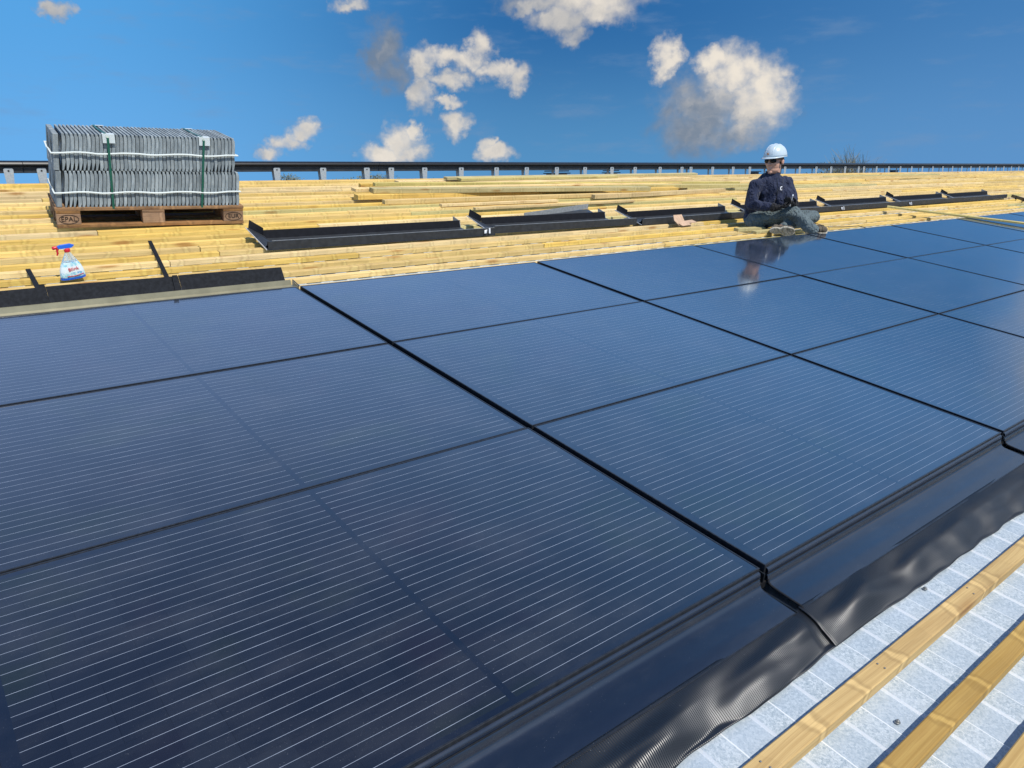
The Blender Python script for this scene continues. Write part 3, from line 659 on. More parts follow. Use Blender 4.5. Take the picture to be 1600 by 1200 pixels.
batten(0, 2.6, 0, M_WOOD, 'thin stick lying near the ridge right of the man', 'loose sticks', w=.03, h=.02, name='loose_stick', cat='stick'); o = S.objects[-1]; on_roof(o, 14.4, 6.2, BT + .024, .05)
# plank bridging a tray and the panels
o = batten(0, 2.55, 0, M_PALE, 'long pale plank running from the trays down over the right hand panels', None, w=.095, h=.022, name='loose_plank', cat='plank', bev=.002)
pa = Vector((10.50, 3.90, .004)); pb = Vector((11.30, 2.05, .050)); d = pb - pa
on_roof(o, pa.x, pa.y, pa.z, math.atan2(d.y, d.x), 0, -math.asin(d.z / d.length))
# dark strip at far right on the battens, thin cable
q = MB().bar((0, 0, 0), (-.55, -.50, .0), .02, .05); q.bar((-.12, -.11, -.03), (-.13, -.12, .02), .03, .03); q.bar((-.34, -.31, -.03), (-.35, -.32, .02), .03, .03); o = q.build('black_bracket', M_BLACK); on_roof(o, 15.9, 4.2, BT + .03); tag(o, 'black bracket strip lying on the battens at the far right edge', 'strip')
o = MB().tube([(0, 0, .0), (-.10, .10, .02), (-.30, .16, .008), (-.52, .22, .004)], .004, 6).build('thin_cable', M_BLACK); on_roof(o, 8.42, 3.06, -.03); tag(o, 'thin loose cable end by the top panel edge right of the man', 'cable')
for k_, (u, v, lb) in enumerate(((6.72, 3.62, 'short sawn batten offcut left of the man, upper one'), (6.80, 3.46, 'short sawn batten offcut beside the man, lower one'))):
    batten(0, .42, 0, M_PALE, lb, 'batten offcuts beside the man', w=.06, h=.03, name='batten_offcut', cat='offcut'); o = S.objects[-1]; on_roof(o, u, v, BT + .031, -.1 + .1 * k_)

# ------------------------------------------------------------------ pallet with tiles
PR = -math.atan2(.130, 1.258); PU, PV = .955, 5.150
def on_pal(o, x, y, z, rz=0): o.matrix_world = RX @ Matrix.Translation((PU, PV, -.070)) @ Matrix.Rotation(PR, 4, 'Z') @ Matrix.Translation((x, y, z)) @ Matrix.Rotation(rz, 4, 'Z'); return o
PL, PD = 1.262, .60
t = empty('wooden_pallet'); on_pal(t, 0, 0, 0); tag(t, 'worn brown wooden pallet standing on the battens under the grey tiles', 'pallet')
for y in (0, .252, .502): MB().mm((0.0, y, 0), (PL, y + .098, .022)).build('bottom_board', M_PAL, t, bevel=.002)
for x, w in ((0.002, .148), (.545, .150), (PL - .150, .148)):
    for y in (.001, .253, .503):
        MB().mm((x, y, .0222), (x + w, y + .094, .098)).build('block', M_BLOCK, t, bevel=.003)
    MB().mm((x, .0, .0982), (x + w, PD, .1175)).build('stringer_board', M_PAL, t, bevel=.002)
for k_ in range(5):
    y = k_ * .124; MB().mm((-.003, y, .1177), (PL + .003, y + .10, .139)).build('deck_board', M_PAL, t, bevel=.002)
def text_mesh(body, size, ext=.0006):
    cu = bpy.data.curves.new('lettering', 'FONT'); cu.body = body; cu.size = size; cu.extrude = ext; cu.align_x = 'CENTER'; cu.align_y = 'CENTER'
    tmp = bpy.data.objects.new('tmp', cu); COL.objects.link(tmp); dg = bpy.context.evaluated_depsgraph_get(); dg.update()
    me = bpy.data.meshes.new_from_object(tmp.evaluated_get(dg)); bpy.data.objects.remove(tmp); return me
M_INK = simple('burnt_black_mark', (.02, .012, .008), .8)
for body, x in (('EPAL', .076), ('EUR', PL - .076)):
    me = text_mesh(body, .045); me.materials.clear(); me.materials.append(M_INK); o = bpy.data.objects.new('lettering', me); COL.objects.link(o); o.parent = t; o.location = (x, -.0008, .060); o.rotation_euler = (PI / 2, 0, 0)
    q = MB(); pts = [(x + .060 * math.cos(a_), -.0006, .060 + .030 * math.sin(a_)) for a_ in [2 * PI * i / 28 for i in range(29)]]; q.tube(pts, .0016, 5); q.build('stamped_oval', M_INK, t)
# tiles
TH = .2465; TN = 47
def tile_mesh(th=.0222, notch=False):
    q = MB(); n = 22; rows = []
    for i in range(n + 1):
        s_ = i / n; z = TH * s_; off_ = .0016 * math.sin(2 * PI * s_ * 1.5 + .4) + (.0022 if s_ > .5 else 0)
        t2 = th * ((1 if .06 < s_ < .95 else (.72 if s_ > .95 else .78)) if not notch else (1 if .20 < s_ < .95 else (.72 if s_ > .95 else .45 + s_ * 2.2)))
        rows.append((z, off_, t2))
    vs = []; fs = []
    for yi, y in enumerate((0, .285)):
        for (z, o_, t2) in rows: vs += [(o_, y, z), (o_ + t2, y, z)]
    k_ = 2 * (n + 1)
    for i in range(n):
        a = 2 * i
        fs += [(a, a + 1, a + 3, a + 2), (k_ + a, k_ + a + 2, k_ + a + 3, k_ + a + 1), (a, a + 2, k_ + a + 2, k_ + a), (a + 1, k_ + a + 1, k_ + a + 3, a + 3)]
    fs += [(0, k_, k_ + 1, 1), (2 * n, 2 * n + 1, k_ + 2 * n + 1, k_ + 2 * n)]
    q.add(vs, fs); return q
def holed_mesh():
    q = MB(); n = 24; w, h = .28, TH - .004
    def rect(a):
        c_, s_ = math.cos(a), math.sin(a); k_ = min((w / 2) / max(abs(c_), 1e-6), (h / 2) / max(abs(s_), 1e-6)); return (c_ * k_, s_ * k_)
    angs = sorted([2 * PI * i / n for i in range(n)] + [math.atan2(h, w), PI - math.atan2(h, w), PI + math.atan2(h, w), 2 * PI - math.atan2(h, w)]); n = len(angs)
    for xx in (0, .034):
        for a in angs: q.v.append((xx, .142 + .070 * math.cos(a), TH / 2 + .088 * math.sin(a)))
        for a in angs: r_ = rect(a); q.v.append((xx, .142 + r_[0], TH / 2 + r_[1]))
    for i in range(n):
        j = (i + 1) % n
        q.f += [(i, j, n + j, n + i), (2 * n + i, 3 * n + i, 3 * n + j, 2 * n + j), (i, 2 * n + i, 2 * n + j, j), (n + i, n + j, 3 * n + j, 3 * n + i)]
    return q
tm2 = None
tm = tile_mesh().build('concrete_tile', M_TILE, smooth=False, bevel=.002); hm = holed_mesh().build('concrete_tile', M_TILE, bevel=.003)
nm_ = tile_mesh(.0222, True).mesh('notched_tile'); nm_.materials.append(M_TILE)
base_me = tm.data; used_t = used_h = False
step = (PL - .035) / TN
for lay in range(2):
    for row in range(2):
        for k_ in range(TN):
            hol = (k_ == 0)
            if k_ == 1: continue
            src = hm if hol else tm
            if hol: o = src if not used_h else src.copy(); used_h2 = True
            else: o = src if not used_t else src.copy()
            if (hol and used_h) or ((not hol) and used_t): COL.objects.link(o)
            if hol: used_h = True
            else: used_t = True
            if not hol: o.data = base_me
            if not hol and row == 0 and ((lay == 1 and (k_ < 11 or k_ > 36)) or (lay == 0 and 0 < k_ < 5)) and rnd.random() < .85: o.data = nm_
            x = .012 + k_ * step + (0.0 if lay == 0 else -.012) + rnd.uniform(-.001, .001)
            ln_ = .085 - .06 * k_ / TN
            if lay: x = .008 + k_ * step * .975 + TH * .07
            on_pal(o, x, .012 + row * .294 + rnd.uniform(-.003, .003) + (.004 if lay else 0), .1395 + lay * (TH + .0015) + (rnd.uniform(0, .001)), rnd.uniform(-.004, .004)); o.matrix_world = o.matrix_world @ Matrix.Rotation(ln_, 4, 'Y')
            w_ = 'upper' if lay else 'lower'; r2 = 'front' if row == 0 else 'rear'
            tag(o, f'grey concrete tile on edge, {ordn(k_ + 1 if hol else k_)} from the left in the {w_} layer, {r2} stack', 'roof tile', 'grey roof tiles stacked on the pallet', 'thing')
Z0 = .139; Z1 = .1395 + 2 * TH + .0015
# twines round each layer
for zz, dx, lb in ((Z0 + TH * .42, 0, 'white twine tied round the lower layer of tiles'), (Z0 + TH * 1.50, -.010, 'white twine tied round the upper layer of tiles')):
    pts = []
    x0_, x1_, y0_, y1_ = .002 + dx, PL - .018 + dx, .002, .592
    if zz > .35: x0_ += .030; x1_ += .006
    else: x0_ += .008; x1_ += .004
    path = [(x0_, y1_), (x0_ - .004, .3), (x0_, y0_), (.3, y0_ - .004), (.6, y0_ - .003), (.9, y0_ - .004), (x1_, y0_), (x1_ + .004, .3), (x1_, y1_), (.6, y1_ + .004), (x0_, y1_)]
    full = []
    for a_, b_ in zip(path, path[1:]):
        for j in range(8): s_ = j / 8; full.append((a_[0] * (1 - s_) + b_[0] * s_, a_[1] * (1 - s_) + b_[1] * s_, zz + .004 * math.sin(len(full) * .7) + .003 * noise.noise(Vector((len(full) * .4, 1, zz)))))
    full.append((path[-1][0], path[-1][1], zz))
    o = MB().tube(full, .0055, 6).build('twine', M_TWINE, smooth=True); on_pal(o, 0, 0, 0); tag(o, lb, 'twine', 'white twines round the tile layers')
for i, (xt, xb, lb) in enumerate(((.372, .362, 'left green strap over the pallet of tiles'), (1.000, .960, 'right green strap over the pallet of tiles'))):
    w = .0075; yb0, yb1 = -.004, .604
    path = [(xb, .004, .128), (xt * .5 + xb * .5, yb0 - .002, (.128 + Z1) / 2), (xt, yb0 - .003, Z1 - .02), (xt - .01, .010, Z1 + .006), (xt - .05 + .02, .30, Z1 + .010), (xt - .02, .592, Z1 + .006), (xt - .02, yb1 + .003, Z1 - .03), (xt, yb1, .13)]
    q = MB(); vs = []
    for j, p_ in enumerate(path):
        vs += [(p_[0] - w, p_[1], p_[2]), (p_[0] + w, p_[1], p_[2])]
    q.add(vs, [(2 * j, 2 * j + 1, 2 * j + 3, 2 * j + 2) for j in range(len(path) - 1)])
    o = q.build('packing_strap', M_GREEN); md = o.modifiers.new('th', 'SOLIDIFY'); md.thickness = .0015; on_pal(o, 0, -.004, 0); tag(o, lb, 'strap', 'green straps over the tiles')
    for (yy, s_, nm) in ((.0, 1, 'front'), (.602, -1, 'rear')):
        q = MB(); q.sheet([(-.002 * s_, -.055), (-.003 * s_, .003), (.055 * s_, .0045)], -.038, .038, .0015 * -s_, 1); o = q.build('corner_protector', M_PROT); on_pal(o, xt + .006, yy, Z1 - .001); tag(o, f'white plastic corner protector under the {"left" if i == 0 else "right"} green strap, {nm} edge', 'corner protector', 'white corner protectors under the straps')

# ------------------------------------------------------------------ spray bottle
mt, b = mat('clear_bottle_plastic'); b.inputs['Base Color'].default_value = (.80, .88, .92, 1); b.inputs['Roughness'].default_value = .15; b.inputs['Transmission Weight'].default_value = .75; b.inputs['IOR'].default_value = 1.35; M_CLEAR = mt
mt, b = mat('pale_blue_label'); o = OC(); s = N('ShaderNodeSeparateXYZ'); L(o, s.inputs[0])
nn = NOISE(o, 38, 3, .5); c = MIX(SM(nn, .45, .6), (.62, .82, .86), (.28, .62, .72)); c = MIX(SM(NOISE(VM('ADD', o, (3, 1, 2)), 45, 2, .5), .60, .66), c, (.12, .38, .70)); c = MIX(SM(NOISE(VM('ADD', o, (7, 4, 1)), 60, 2, .5), .66, .70), c, (.75, .45, .55))
c = MIX(SM(M('ABSOLUTE', M('SUBTRACT', s.outputs[2], .075)), .028, .016), c, (.78, .88, .90))
L(c, b.inputs['Base Color']); b.inputs['Roughness'].default_value = .3; M_LABEL = mt
M_RED = simple('red_plastic', (.62, .018, .035), .3); M_BLUE = simple('blue_plastic', (.02, .13, .62), .3); M_WHITEP = simple('white_plastic', (.75, .78, .82), .35)
t = empty('spray_bottle'); t.matrix_world = RX @ Matrix.Translation((.800, 3.860, BT + .001)) @ Matrix.Scale(.78, 4) @ Matrix.Rotation(math.radians(6), 4, 'Z') @ Matrix.Rotation(math.radians(-5), 4, 'Y'); tag(t, 'red and blue trigger spray bottle with pale blue label standing on the battens', 'spray bottle')
def body(rs, seg=36):
    q = MB(); pr = []
    for (wx, wy, z) in rs: pr.append((wx, wy, z))
    vs = []
    for (wx, wy, z) in pr:
        for k_ in range(seg):
            a = 2 * PI * k_ / seg; c_, s_ = math.cos(a), math.sin(a); e_ = .75
            vs.append((math.copysign(abs(c_) ** e_, c_) * wx, math.copysign(abs(s_) ** e_, s_) * wy, z))
    fs = [];
    for i in range(len(pr) - 1):
        for k_ in range(seg): k2 = (k_ + 1) % seg; fs.append((i * seg + k_, i * seg + k2, (i + 1) * seg + k2, (i + 1) * seg + k_))
    fs += [tuple(reversed(range(seg))), tuple(range((len(pr) - 1) * seg, len(pr) * seg))]; q.add(vs, fs); return q
body([(.076, .032, .006), (.080, .034, .012), (.080, .035, .03), (.074, .034, .07), (.062, .031, .105), (.045, .027, .140), (.030, .022, .165), (.020, .018, .185), (.0155, .0155, .195), (.0155, .0155, .205)]).build('bottle_body', M_CLEAR, t, True)
body([(.0765, .0352, .016), (.0815, .0362, .020), (.0812, .0366, .03), (.0755, .0356, .07), (.0630, .0326, .105), (.0520, .0306, .125)]).build('bottle_label', M_LABEL, t, True)
body([(.072, .030, 0), (.0815, .0352, .003), (.0822, .0362, .0155)]).build('base_band', M_BLUE, t, True)
MB().lathe([(.019, .196), (.020, .200), (.020, .219), (.016, .222)], 20).build('collar', M_RED, t, True)
q = MB(); q.add([(-.055, -.013, .226), (-.055, .013, .226), (.030, .013, .222), (.030, -.013, .222), (-.060, -.010, .243), (-.060, .010, .243), (.052, .010, .238), (.052, -.010, .238), (-.035, -.008, .251), (-.035, .008, .251), (.025, .008, .251), (.025, -.008, .251)],
      [(0, 1, 2, 3), (0, 4, 5, 1), (1, 5, 6, 2), (2, 6, 7, 3), (3, 7, 4, 0), (4, 8, 9, 5), (5, 9, 10, 6), (6, 10, 11, 7), (7, 11, 8, 4), (8, 11, 10, 9)]); q.build('spray_head', M_BLUE, t, bevel=.003, seg=2)
MB().mm((-.040, -.011, .218), (.022, .011, .2259)).build('head_underside', M_WHITEP, t, bevel=.002)
MB().tube([(-.060, 0, .236), (-.086, 0, .235), (-.090, 0, .235)], [.011, .013, .010], 12).build('nozzle', M_RED, t, True)
MB().tube([(-.055, 0, .226), (-.064, 0, .212), (-.062, 0, .196), (-.070, 0, .180)], [.0085, .0075, .007, .005], 10).build('trigger', M_RED, t, True)
me = text_mesh('Blink', .036, .0006); me.materials.clear(); me.materials.append(M_RED); o = bpy.data.objects.new('lettering', me); COL.objects.link(o); o.parent = t; o.location = (.004, -.0385, .078); o.rotation_euler = (PI / 2 + .03, -.12, 0)
MB().tube([(-.045, -.0375, .030), (0.0, -.039, .027), (.03, -.039, .030), (.065, -.030, .034)], .0022, 5).build('label_stripe', M_RED, t)


# ------------------------------------------------------------------ the seated man
from mathutils.bvhtree import BVHTree
Rw = RX.to_3x3()
rh = (Rw @ RT); rh.z = 0; rh.normalize(); fh = Vector((0, 0, 1)).cross(rh)
PM = Matrix((( rh.x, fh.x, 0, 0), (rh.y, fh.y, 0, 0), (0, 0, 1, 0), (0, 0, 0, 1)))
PO = RX @ Vector((7.17, 3.39, BT))
PERS = Matrix.Translation(PO) @ PM
def rz_at(x, y): return math.tan(SL) * (x * rh.y + y * fh.y)
def cap(q, a, b, ra, rb, seg=14, sq=1.0):
    a = Vector(a); b = Vector(b); d = (b - a).normalized(); up = Vector((0, 0, 1)) if abs(d.z) < .9 else Vector((0, 1, 0)); s_ = up.cross(d).normalized(); t_ = d.cross(s_)
    rings = []
    n = 5
    for i in range(n): th = PI / 2 * (1 - i / n); rings.append((a - d * ra * math.sin(th), ra * math.cos(th)))
    rings.append((a, ra)); rings.append((a.lerp(b, .5), (ra + rb) / 2)); rings.append((b, rb))
    for i in range(1, n + 1): th = PI / 2 * i / n; rings.append((b + d * rb * math.sin(th), max(rb * math.cos(th), .0004)))
    vs = [c_ + (s_ * math.cos(2 * PI * k_ / seg) + t_ * sq * math.sin(2 * PI * k_ / seg)) * max(r_, .0004) for c_, r_ in rings for k_ in range(seg)]
    fs = [(i * seg + k_, i * seg + (k_ + 1) % seg, (i + 1) * seg + (k_ + 1) % seg, (i + 1) * seg + k_) for i in range(len(rings) - 1) for k_ in range(seg)]
    fs += [tuple(reversed(range(seg))), tuple(range((len(rings) - 1) * seg, len(rings) * seg))]
    q.add(vs, fs)
def ell(q, c_, r_, R=None, seg=20, e=1.0):
    vs = []; n = seg // 2
    for i in range(n + 1):
        ph = -PI / 2 + PI * i / n
        for k_ in range(seg):
            th = 2 * PI * k_ / seg; v = Vector((math.cos(ph) * math.cos(th), math.cos(ph) * math.sin(th), math.sin(ph)))
            if i in (0, n): v = v + Vector((math.cos(th), math.sin(th), 0)) * .002
            v = Vector((v.x * r_[0], v.y * r_[1], v.z * r_[2]));
            if R is not None: v = R @ v
            vs.append(v + Vector(c_))
    fs = [(i * seg + k_, i * seg + (k_ + 1) % seg, (i + 1) * seg + (k_ + 1) % seg, (i + 1) * seg + k_) for i in range(n) for k_ in range(seg)]
    fs += [tuple(reversed(range(seg))), tuple(range(n * seg, (n + 1) * seg))]
    q.add(vs, fs)
def fuse(q, name, mt, parent, vox=.008, it=4, disp=None, f=.5):
    me = q.mesh('tmp'); tmp = bpy.data.objects.new('tmp', me); COL.objects.link(tmp)
    md = tmp.modifiers.new('r', 'REMESH'); md.mode = 'VOXEL'; md.voxel_size = vox
    if it: sm = tmp.modifiers.new('s', 'SMOOTH'); sm.factor = f; sm.iterations = it
    dg = bpy.context.evaluated_depsgraph_get(); dg.update(); me2 = bpy.data.meshes.new_from_object(tmp.evaluated_get(dg)); bpy.data.objects.remove(tmp)
    me2.name = name
    if disp:
        ns = [v.normal.copy() for v in me2.vertices]
        for v, n_ in zip(me2.vertices, ns): v.co += n_ * disp(v.co)
    me2.materials.clear(); me2.materials.append(mt)
    for p_ in me2.polygons: p_.use_smooth = True
    o = bpy.data.objects.new(name, me2); COL.objects.link(o); o.parent = parent; return o
mt, b = mat('weathered_skin'); o = OC(); n1 = NOISE(o, 60, 4, .6); c = MIX(n1, (.62, .36, .26), (.48, .27, .19)); L(c, b.inputs['Base Color']); b.inputs['Roughness'].default_value = .5; b.inputs['Subsurface Weight'].default_value = .08; b.inputs['Subsurface Radius'].default_value = (.01, .004, .002); M_SKIN = mt
def cloth(name, c1, c2, sc=30):
    mt, b = mat(name); o = OC(); n1 = NOISE(o, sc, 4, .6); L(MIX(SM(n1, .3, .7), c1, c2), b.inputs['Base Color']); b.inputs['Roughness'].default_value = .85; b.inputs['Specular IOR Level'].default_value = .25
    b.inputs['Sheen Weight'].default_value = .12
    w_ = VM('ADD', VM('MULTIPLY', o, (1.5, 1.2, .8)), VM('MULTIPLY', VM('SUBTRACT', NOISE(o, 7, 2, .5, True), (.5, .5, .5)), (.22, .22, .22)))
    rg = M('ABSOLUTE', M('SUBTRACT', NOISE(w_, 11, 2, .5), .5)); BUMP(b, SM(rg, .0, .16), .75, .016); return mt
M_JKT = cloth('navy_jacket_cloth', (.013, .019, .046), (.026, .034, .072), 14)
M_TRS = cloth('grey_green_work_trousers', (.090, .120, .130), (.130, .168, .178), 9)
M_GLOVE = cloth('black_glove', (.006, .006, .008), (.016, .016, .018))
M_BOOT = cloth('dusty_brown_boot', (.05, .040, .030), (.16, .13, .09), 22)
M_SOLE = cloth('dusty_grey_sole', (.17, .155, .12), (.26, .24, .19), 20)
M_RIM = cloth('pale_sole_edge', (.42, .39, .31), (.50, .46, .38), 20)
M_HELM = simple('white_helmet_plastic', (.50, .60, .67), .3, 0, .5, .02, 10)
M_LENS = simple('dark_sunglass_lens', (.005, .005, .006), .3, 0, .25)
man = empty('person'); man.matrix_world = PERS; tag(man, 'person in white helmet, sunglasses and navy jacket sitting cross-legged just above the panels', 'person')
hipc = Vector((-.12, .30, .155))
waist = Vector((-.085, .27, .30)); chest = Vector((-.060, .235, .455)); neck = Vector((-.050, .215, .560)); HD = Vector((-.050, .185, .728))
shR = Vector((-.235, .165, .480)); shL = Vector((.120, .275, .502))
elR = Vector((-.285, .105, .295)); wrR = Vector((-.060, -.030, .262))
elL = Vector((.165, .205, .335)); wrL = Vector((.105, -.010, .300))
hR = Vector((-.175, .215, .150)); hL = Vector((-.02, .33, .150))
knR = Vector((.115, .02, .210)); anR = Vector((.235, -.215, .060)); toR = Vector((.440, -.150, .020))
knL = Vector((.405, .22, .150)); anL = Vector((-.015, -.030, .055))
yawv = Vector((-.76, -.65, 0)).normalized(); xh = yawv.cross(Vector((0, 0, 1))).normalized()
RH = Matrix((( xh.x, yawv.x, 0), (xh.y, yawv.y, 0), (0, 0, 1))) @ Matrix.Rotation(math.radians(-4), 3, 'X')
def H(x, y, z): return HD + RH @ Vector((x * 1.08, y * 1.06, z * (1.22 if z < 0 else .96)))
def torso(q, g):
    ell(q, hipc + Vector((0, 0, .0)), (.165 + g, .125 + g, .105 + g)); ell(q, waist, (.150 + g, .112 + g, .13 + g)); ell(q, chest, (.168 + g, .118 + g, .15 + g), Matrix.Rotation(.30, 3, 'Z'))
    cap(q, shR, shL, .062 + g, .062 + g); cap(q, waist, chest, .125 + g, .13 + g); cap(q, hipc, waist, .13 + g, .125 + g); cap(q, chest, neck + Vector((0, 0, -.02)), .11 + g, .055 + g)
# body: one continuous skin surface, head to ankles
q = MB(); torso(q, -.006); cap(q, neck + Vector((0, 0, -.08)), H(0, -.010, -.05), .058, .058)
cap(q, shR, elR, .048, .038); cap(q, elR, wrR, .038, .026); cap(q, shL, elL, .048, .038); cap(q, elL, wrL, .038, .026)
cap(q, hR, knR, .080, .055); cap(q, knR, anR, .052, .034); cap(q, hL, knL, .080, .055); cap(q, knL, anL, .052, .034)
ell(q, H(0, -.012, .032), (.076, .093, .088), RH); ell(q, H(0, .032, -.028), (.067, .066, .080), RH); ell(q, H(0, .030, -.072), (.058, .060, .044), RH); ell(q, H(0, .076, -.092), (.024, .018, .018), RH)
cap(q, H(0, .090, .008), H(0, .113, -.026), .009, .0125); ell(q, H(.012, .100, -.030), (.009, .010, .008), RH); ell(q, H(-.012, .100, -.030), (.009, .010, .008), RH)
ell(q, H(0, .086, -.052), (.024, .012, .006), RH); ell(q, H(0, .085, -.064), (.021, .012, .007), RH); ell(q, H(0, .078, .026), (.056, .020, .012), RH)
for s_ in (-1, 1): ell(q, H(.078 * s_, -.010, -.012), (.010, .019, .031), RH @ Matrix.Rotation(.25 * s_, 3, 'Z')); ell(q, H(.040 * s_, .066, -.022), (.022, .022, .020), RH)
bodyo = fuse(q, 'body', M_SKIN, man, .0052, 2)
def lens_at(x): return H(x, .098 - abs(x) * .30, .000)
for s_ in (-1, 1):
    q = MB(); ell(q, lens_at(.034 * s_), (.034, .009, .022), RH @ Matrix.Rotation(-.34 * s_, 3, 'Z')); q.build('sunglass_lens', M_LENS, man, True)
q = MB(); q.tube([H(-.070, .060, .014), H(-.080, -.01, .012)], .0032, 6); q.tube([H(.070, .060, .014), H(.080, -.01, .012)], .0032, 6); q.tube([H(-.06, .080, .018), H(0, .104, .016), H(.06, .080, .018)], .003, 6); q.build('sunglass_frame', M_LENS, man, True)
q = MB(); ell(q, H(0, -.030, .000), (.078, .076, .055), RH); q.build('hair', simple('short_dark_hair', (.05, .032, .020), .8, 0, .2, .4, 200), man, True)
# helmet
ht = empty('helmet'); ht.parent = man
q = MB(); seg = 40; rings = 12; vs = []; fs = []
for i in range(rings + 1):
    ph = PI / 2 * i / rings
    for k_ in range(seg):
        a = 2 * PI * k_ / seg; rr2 = math.cos(ph) ** .82 if i < rings else .001
        rid = 1 + (.018 if abs(math.sin(a)) > .0 and (k_ % 20) in (9, 10, 11) and i > 2 else 0)
        vs.append(H(.102 * rr2 * math.cos(a), -.006 + .124 * rr2 * math.sin(a), .040 + .128 * math.sin(ph) * rid))
for i in range(rings):
    for k_ in range(seg): k2 = (k_ + 1) % seg; fs.append((i * seg + k_, i * seg + k2, (i + 1) * seg + k2, (i + 1) * seg + k_))
q.add(vs, fs); o = q.build('shell', M_HELM, ht, True); md = o.modifiers.new('th', 'SOLIDIFY'); md.thickness = .003
q = MB(); vs = []; fs = []
for k_ in range(seg):
    a = 2 * PI * k_ / seg; fr = max(0, math.sin(a)) ** 1.6; w = .005 + .036 * fr
    for j, (rr2, dz) in enumerate(((0, 0), (w * .5, -.002 - .003 * fr), (w, -.006 - .010 * fr))):
        vs.append(H((.101 + rr2) * math.cos(a), -.006 + (.123 + rr2) * math.sin(a), .042 + dz))
for k_ in range(seg):
    k2 = (k_ + 1) % seg
    for j in range(2): fs.append((k_ * 3 + j, k_ * 3 + j + 1, k2 * 3 + j + 1, k2 * 3 + j))
q.add(vs, fs); o = q.build('brim', M_HELM, ht, True); md = o.modifiers.new('th', 'SOLIDIFY'); md.thickness = .0035
for x_ in (-.035, 0, .035): 
    q = MB(); q.tube([H(x_, -.006 + .115 * math.cos(t_) , .043 + .127 * math.sin(t_) * (1 - abs(x_) * 1.5)) for t_ in [PI * i / 14 for i in range(1, 14)]], .0045, 6); q.build('ridge', M_HELM, ht, True)
q = MB(); ell(q, H(.0, .128, .075), (.012, .004, .010), RH); q.build('badge', simple('orange_brown_badge', (.42, .20, .08), .5), ht, True)
# clothes
def folds(sc, amp, st=(1, 1, 1)):
    def f_(c_):
        p_ = Vector((c_.x * st[0], c_.y * st[1], c_.z * st[2])) * sc
        return amp * (noise.noise(p_) + .5 * abs(noise.noise(p_ * 1.9 + Vector((3, 1, 7)))) - .15) + amp * .12 * noise.noise(p_ * 3.7)
    return f_
q = MB(); torso(q, .010); cap(q, shR, elR, .069, .058); cap(q, elR, wrR.lerp(elR, .10), .058, .041); cap(q, shL, elL, .069, .058); cap(q, elL, wrL.lerp(elL, .10), .058, .041)
ell(q, Vector((-.19, .27, .235)), (.115, .12, .075)); ell(q, Vector((-.05, .20, .235)), (.15, .10, .06)); ell(q, Vector((.06, .20, .34)), (.12, .09, .13)); cap(q, Vector((-.26, .20, .40)), Vector((-.265, .21, .28)), .05, .055)
# sleeve creases at the elbows
for (e_, s0, s1) in ((elR, shR, wrR), (elL, shL, wrL)):
    for k_ in range(4): p_ = e_.lerp(s0 if k_ % 2 else s1, .10 + .09 * (k_ // 2)); ell(q, p_, (.064, .064, .012), (e_ - s0).to_track_quat('Z', 'Y').to_matrix())
jk = fuse(q, 'jacket', M_JKT, man, .0085, 4, folds(10, .017, (1.7, 1.3, .55)))
q = MB(); n_ = 20; vs = []; fs = []
for j, (z_, r_) in enumerate(((-.035, .096), (-.002, .080), (.030, .074), (.052, .077), (.052, .070))):
    for k_ in range(n_): a = 2 * PI * k_ / n_; vs.append(neck + Vector((r_ * math.cos(a), r_ * math.sin(a) * .92 - .004, z_ - .012 * math.sin(a + 1.2))))
for j in range(4):
    for k_ in range(n_): k2 = (k_ + 1) % n_; fs.append((j * n_ + k_, j * n_ + k2, (j + 1) * n_ + k2, (j + 1) * n_ + k_))
q.add(vs, fs); o = q.build('collar', M_JKT, man, True)
q = MB(); ell(q, hipc + Vector((.0, 0, -.02)), (.185, .145, .10)); cap(q, hR, knR, .098, .074); cap(q, knR, anR.lerp(knR, -.03), .072, .060); cap(q, hL, knL, .098, .070); cap(q, knL, anL.lerp(knL, .12), .070, .055)
ell(q, hR + Vector((-.01, 0, -.02)), (.115, .12, .10))
def trf(c_):
    f1 = folds(8, .017, (.7, 1.2, 2.0))(c_); lim = rz_at(c_.x, c_.y) + .004
    return f1
tr = fuse(q, 'trousers', M_TRS, man, .0085, 4, trf)
for v in tr.data.vertices:
    lim = rz_at(v.co.x, v.co.y) + .003
    if v.co.z < lim: v.co.z = lim
for v in bodyo.data.vertices:
    lim = rz_at(v.co.x, v.co.y) + .006
    if v.co.z < lim: v.co.z = lim
bv = BVHTree.FromPolygons([v.co for v in jk.data.vertices], [tuple(p_.vertices) for p_ in jk.data.polygons])
M_LOGO = simple('white_print', (.75, .77, .80), .7)
q = MB(); cxp, czp = .020, .450; arc = []
for i in range(13):
    a = math.radians(60 + 240 * i / 12); w = .0035 + .006 * math.sin(PI * i / 12)
    for r_ in (.018 - w, .018 + w * .4):
        x_, z_ = cxp + r_ * math.cos(a), czp + r_ * math.sin(a); h_ = bv.ray_cast(Vector((x_, -1, z_)), Vector((0, 1, 0))); yy = h_[0].y if h_[0] else .1; arc.append((x_, yy - .002, z_))
q.add(arc, [(2 * i, 2 * i + 1, 2 * i + 3, 2 * i + 2) for i in range(12)]); o = q.build('chest_emblem', M_LOGO, man); md = o.modifiers.new('th', 'SOLIDIFY'); md.thickness = .0015
q = MB(); zp = []
for i in range(14):
    z_ = .57 - .022 * i; x_ = -.035 + .001 * i; h_ = bv.ray_cast(Vector((x_, -1, z_)), Vector((0, 1, 0)))
    if h_[0]: zp.append(h_[0] + Vector((0, -.001, 0)))
q.tube(zp, .0035, 5); q.build('zip', M_BLACK, man, True)
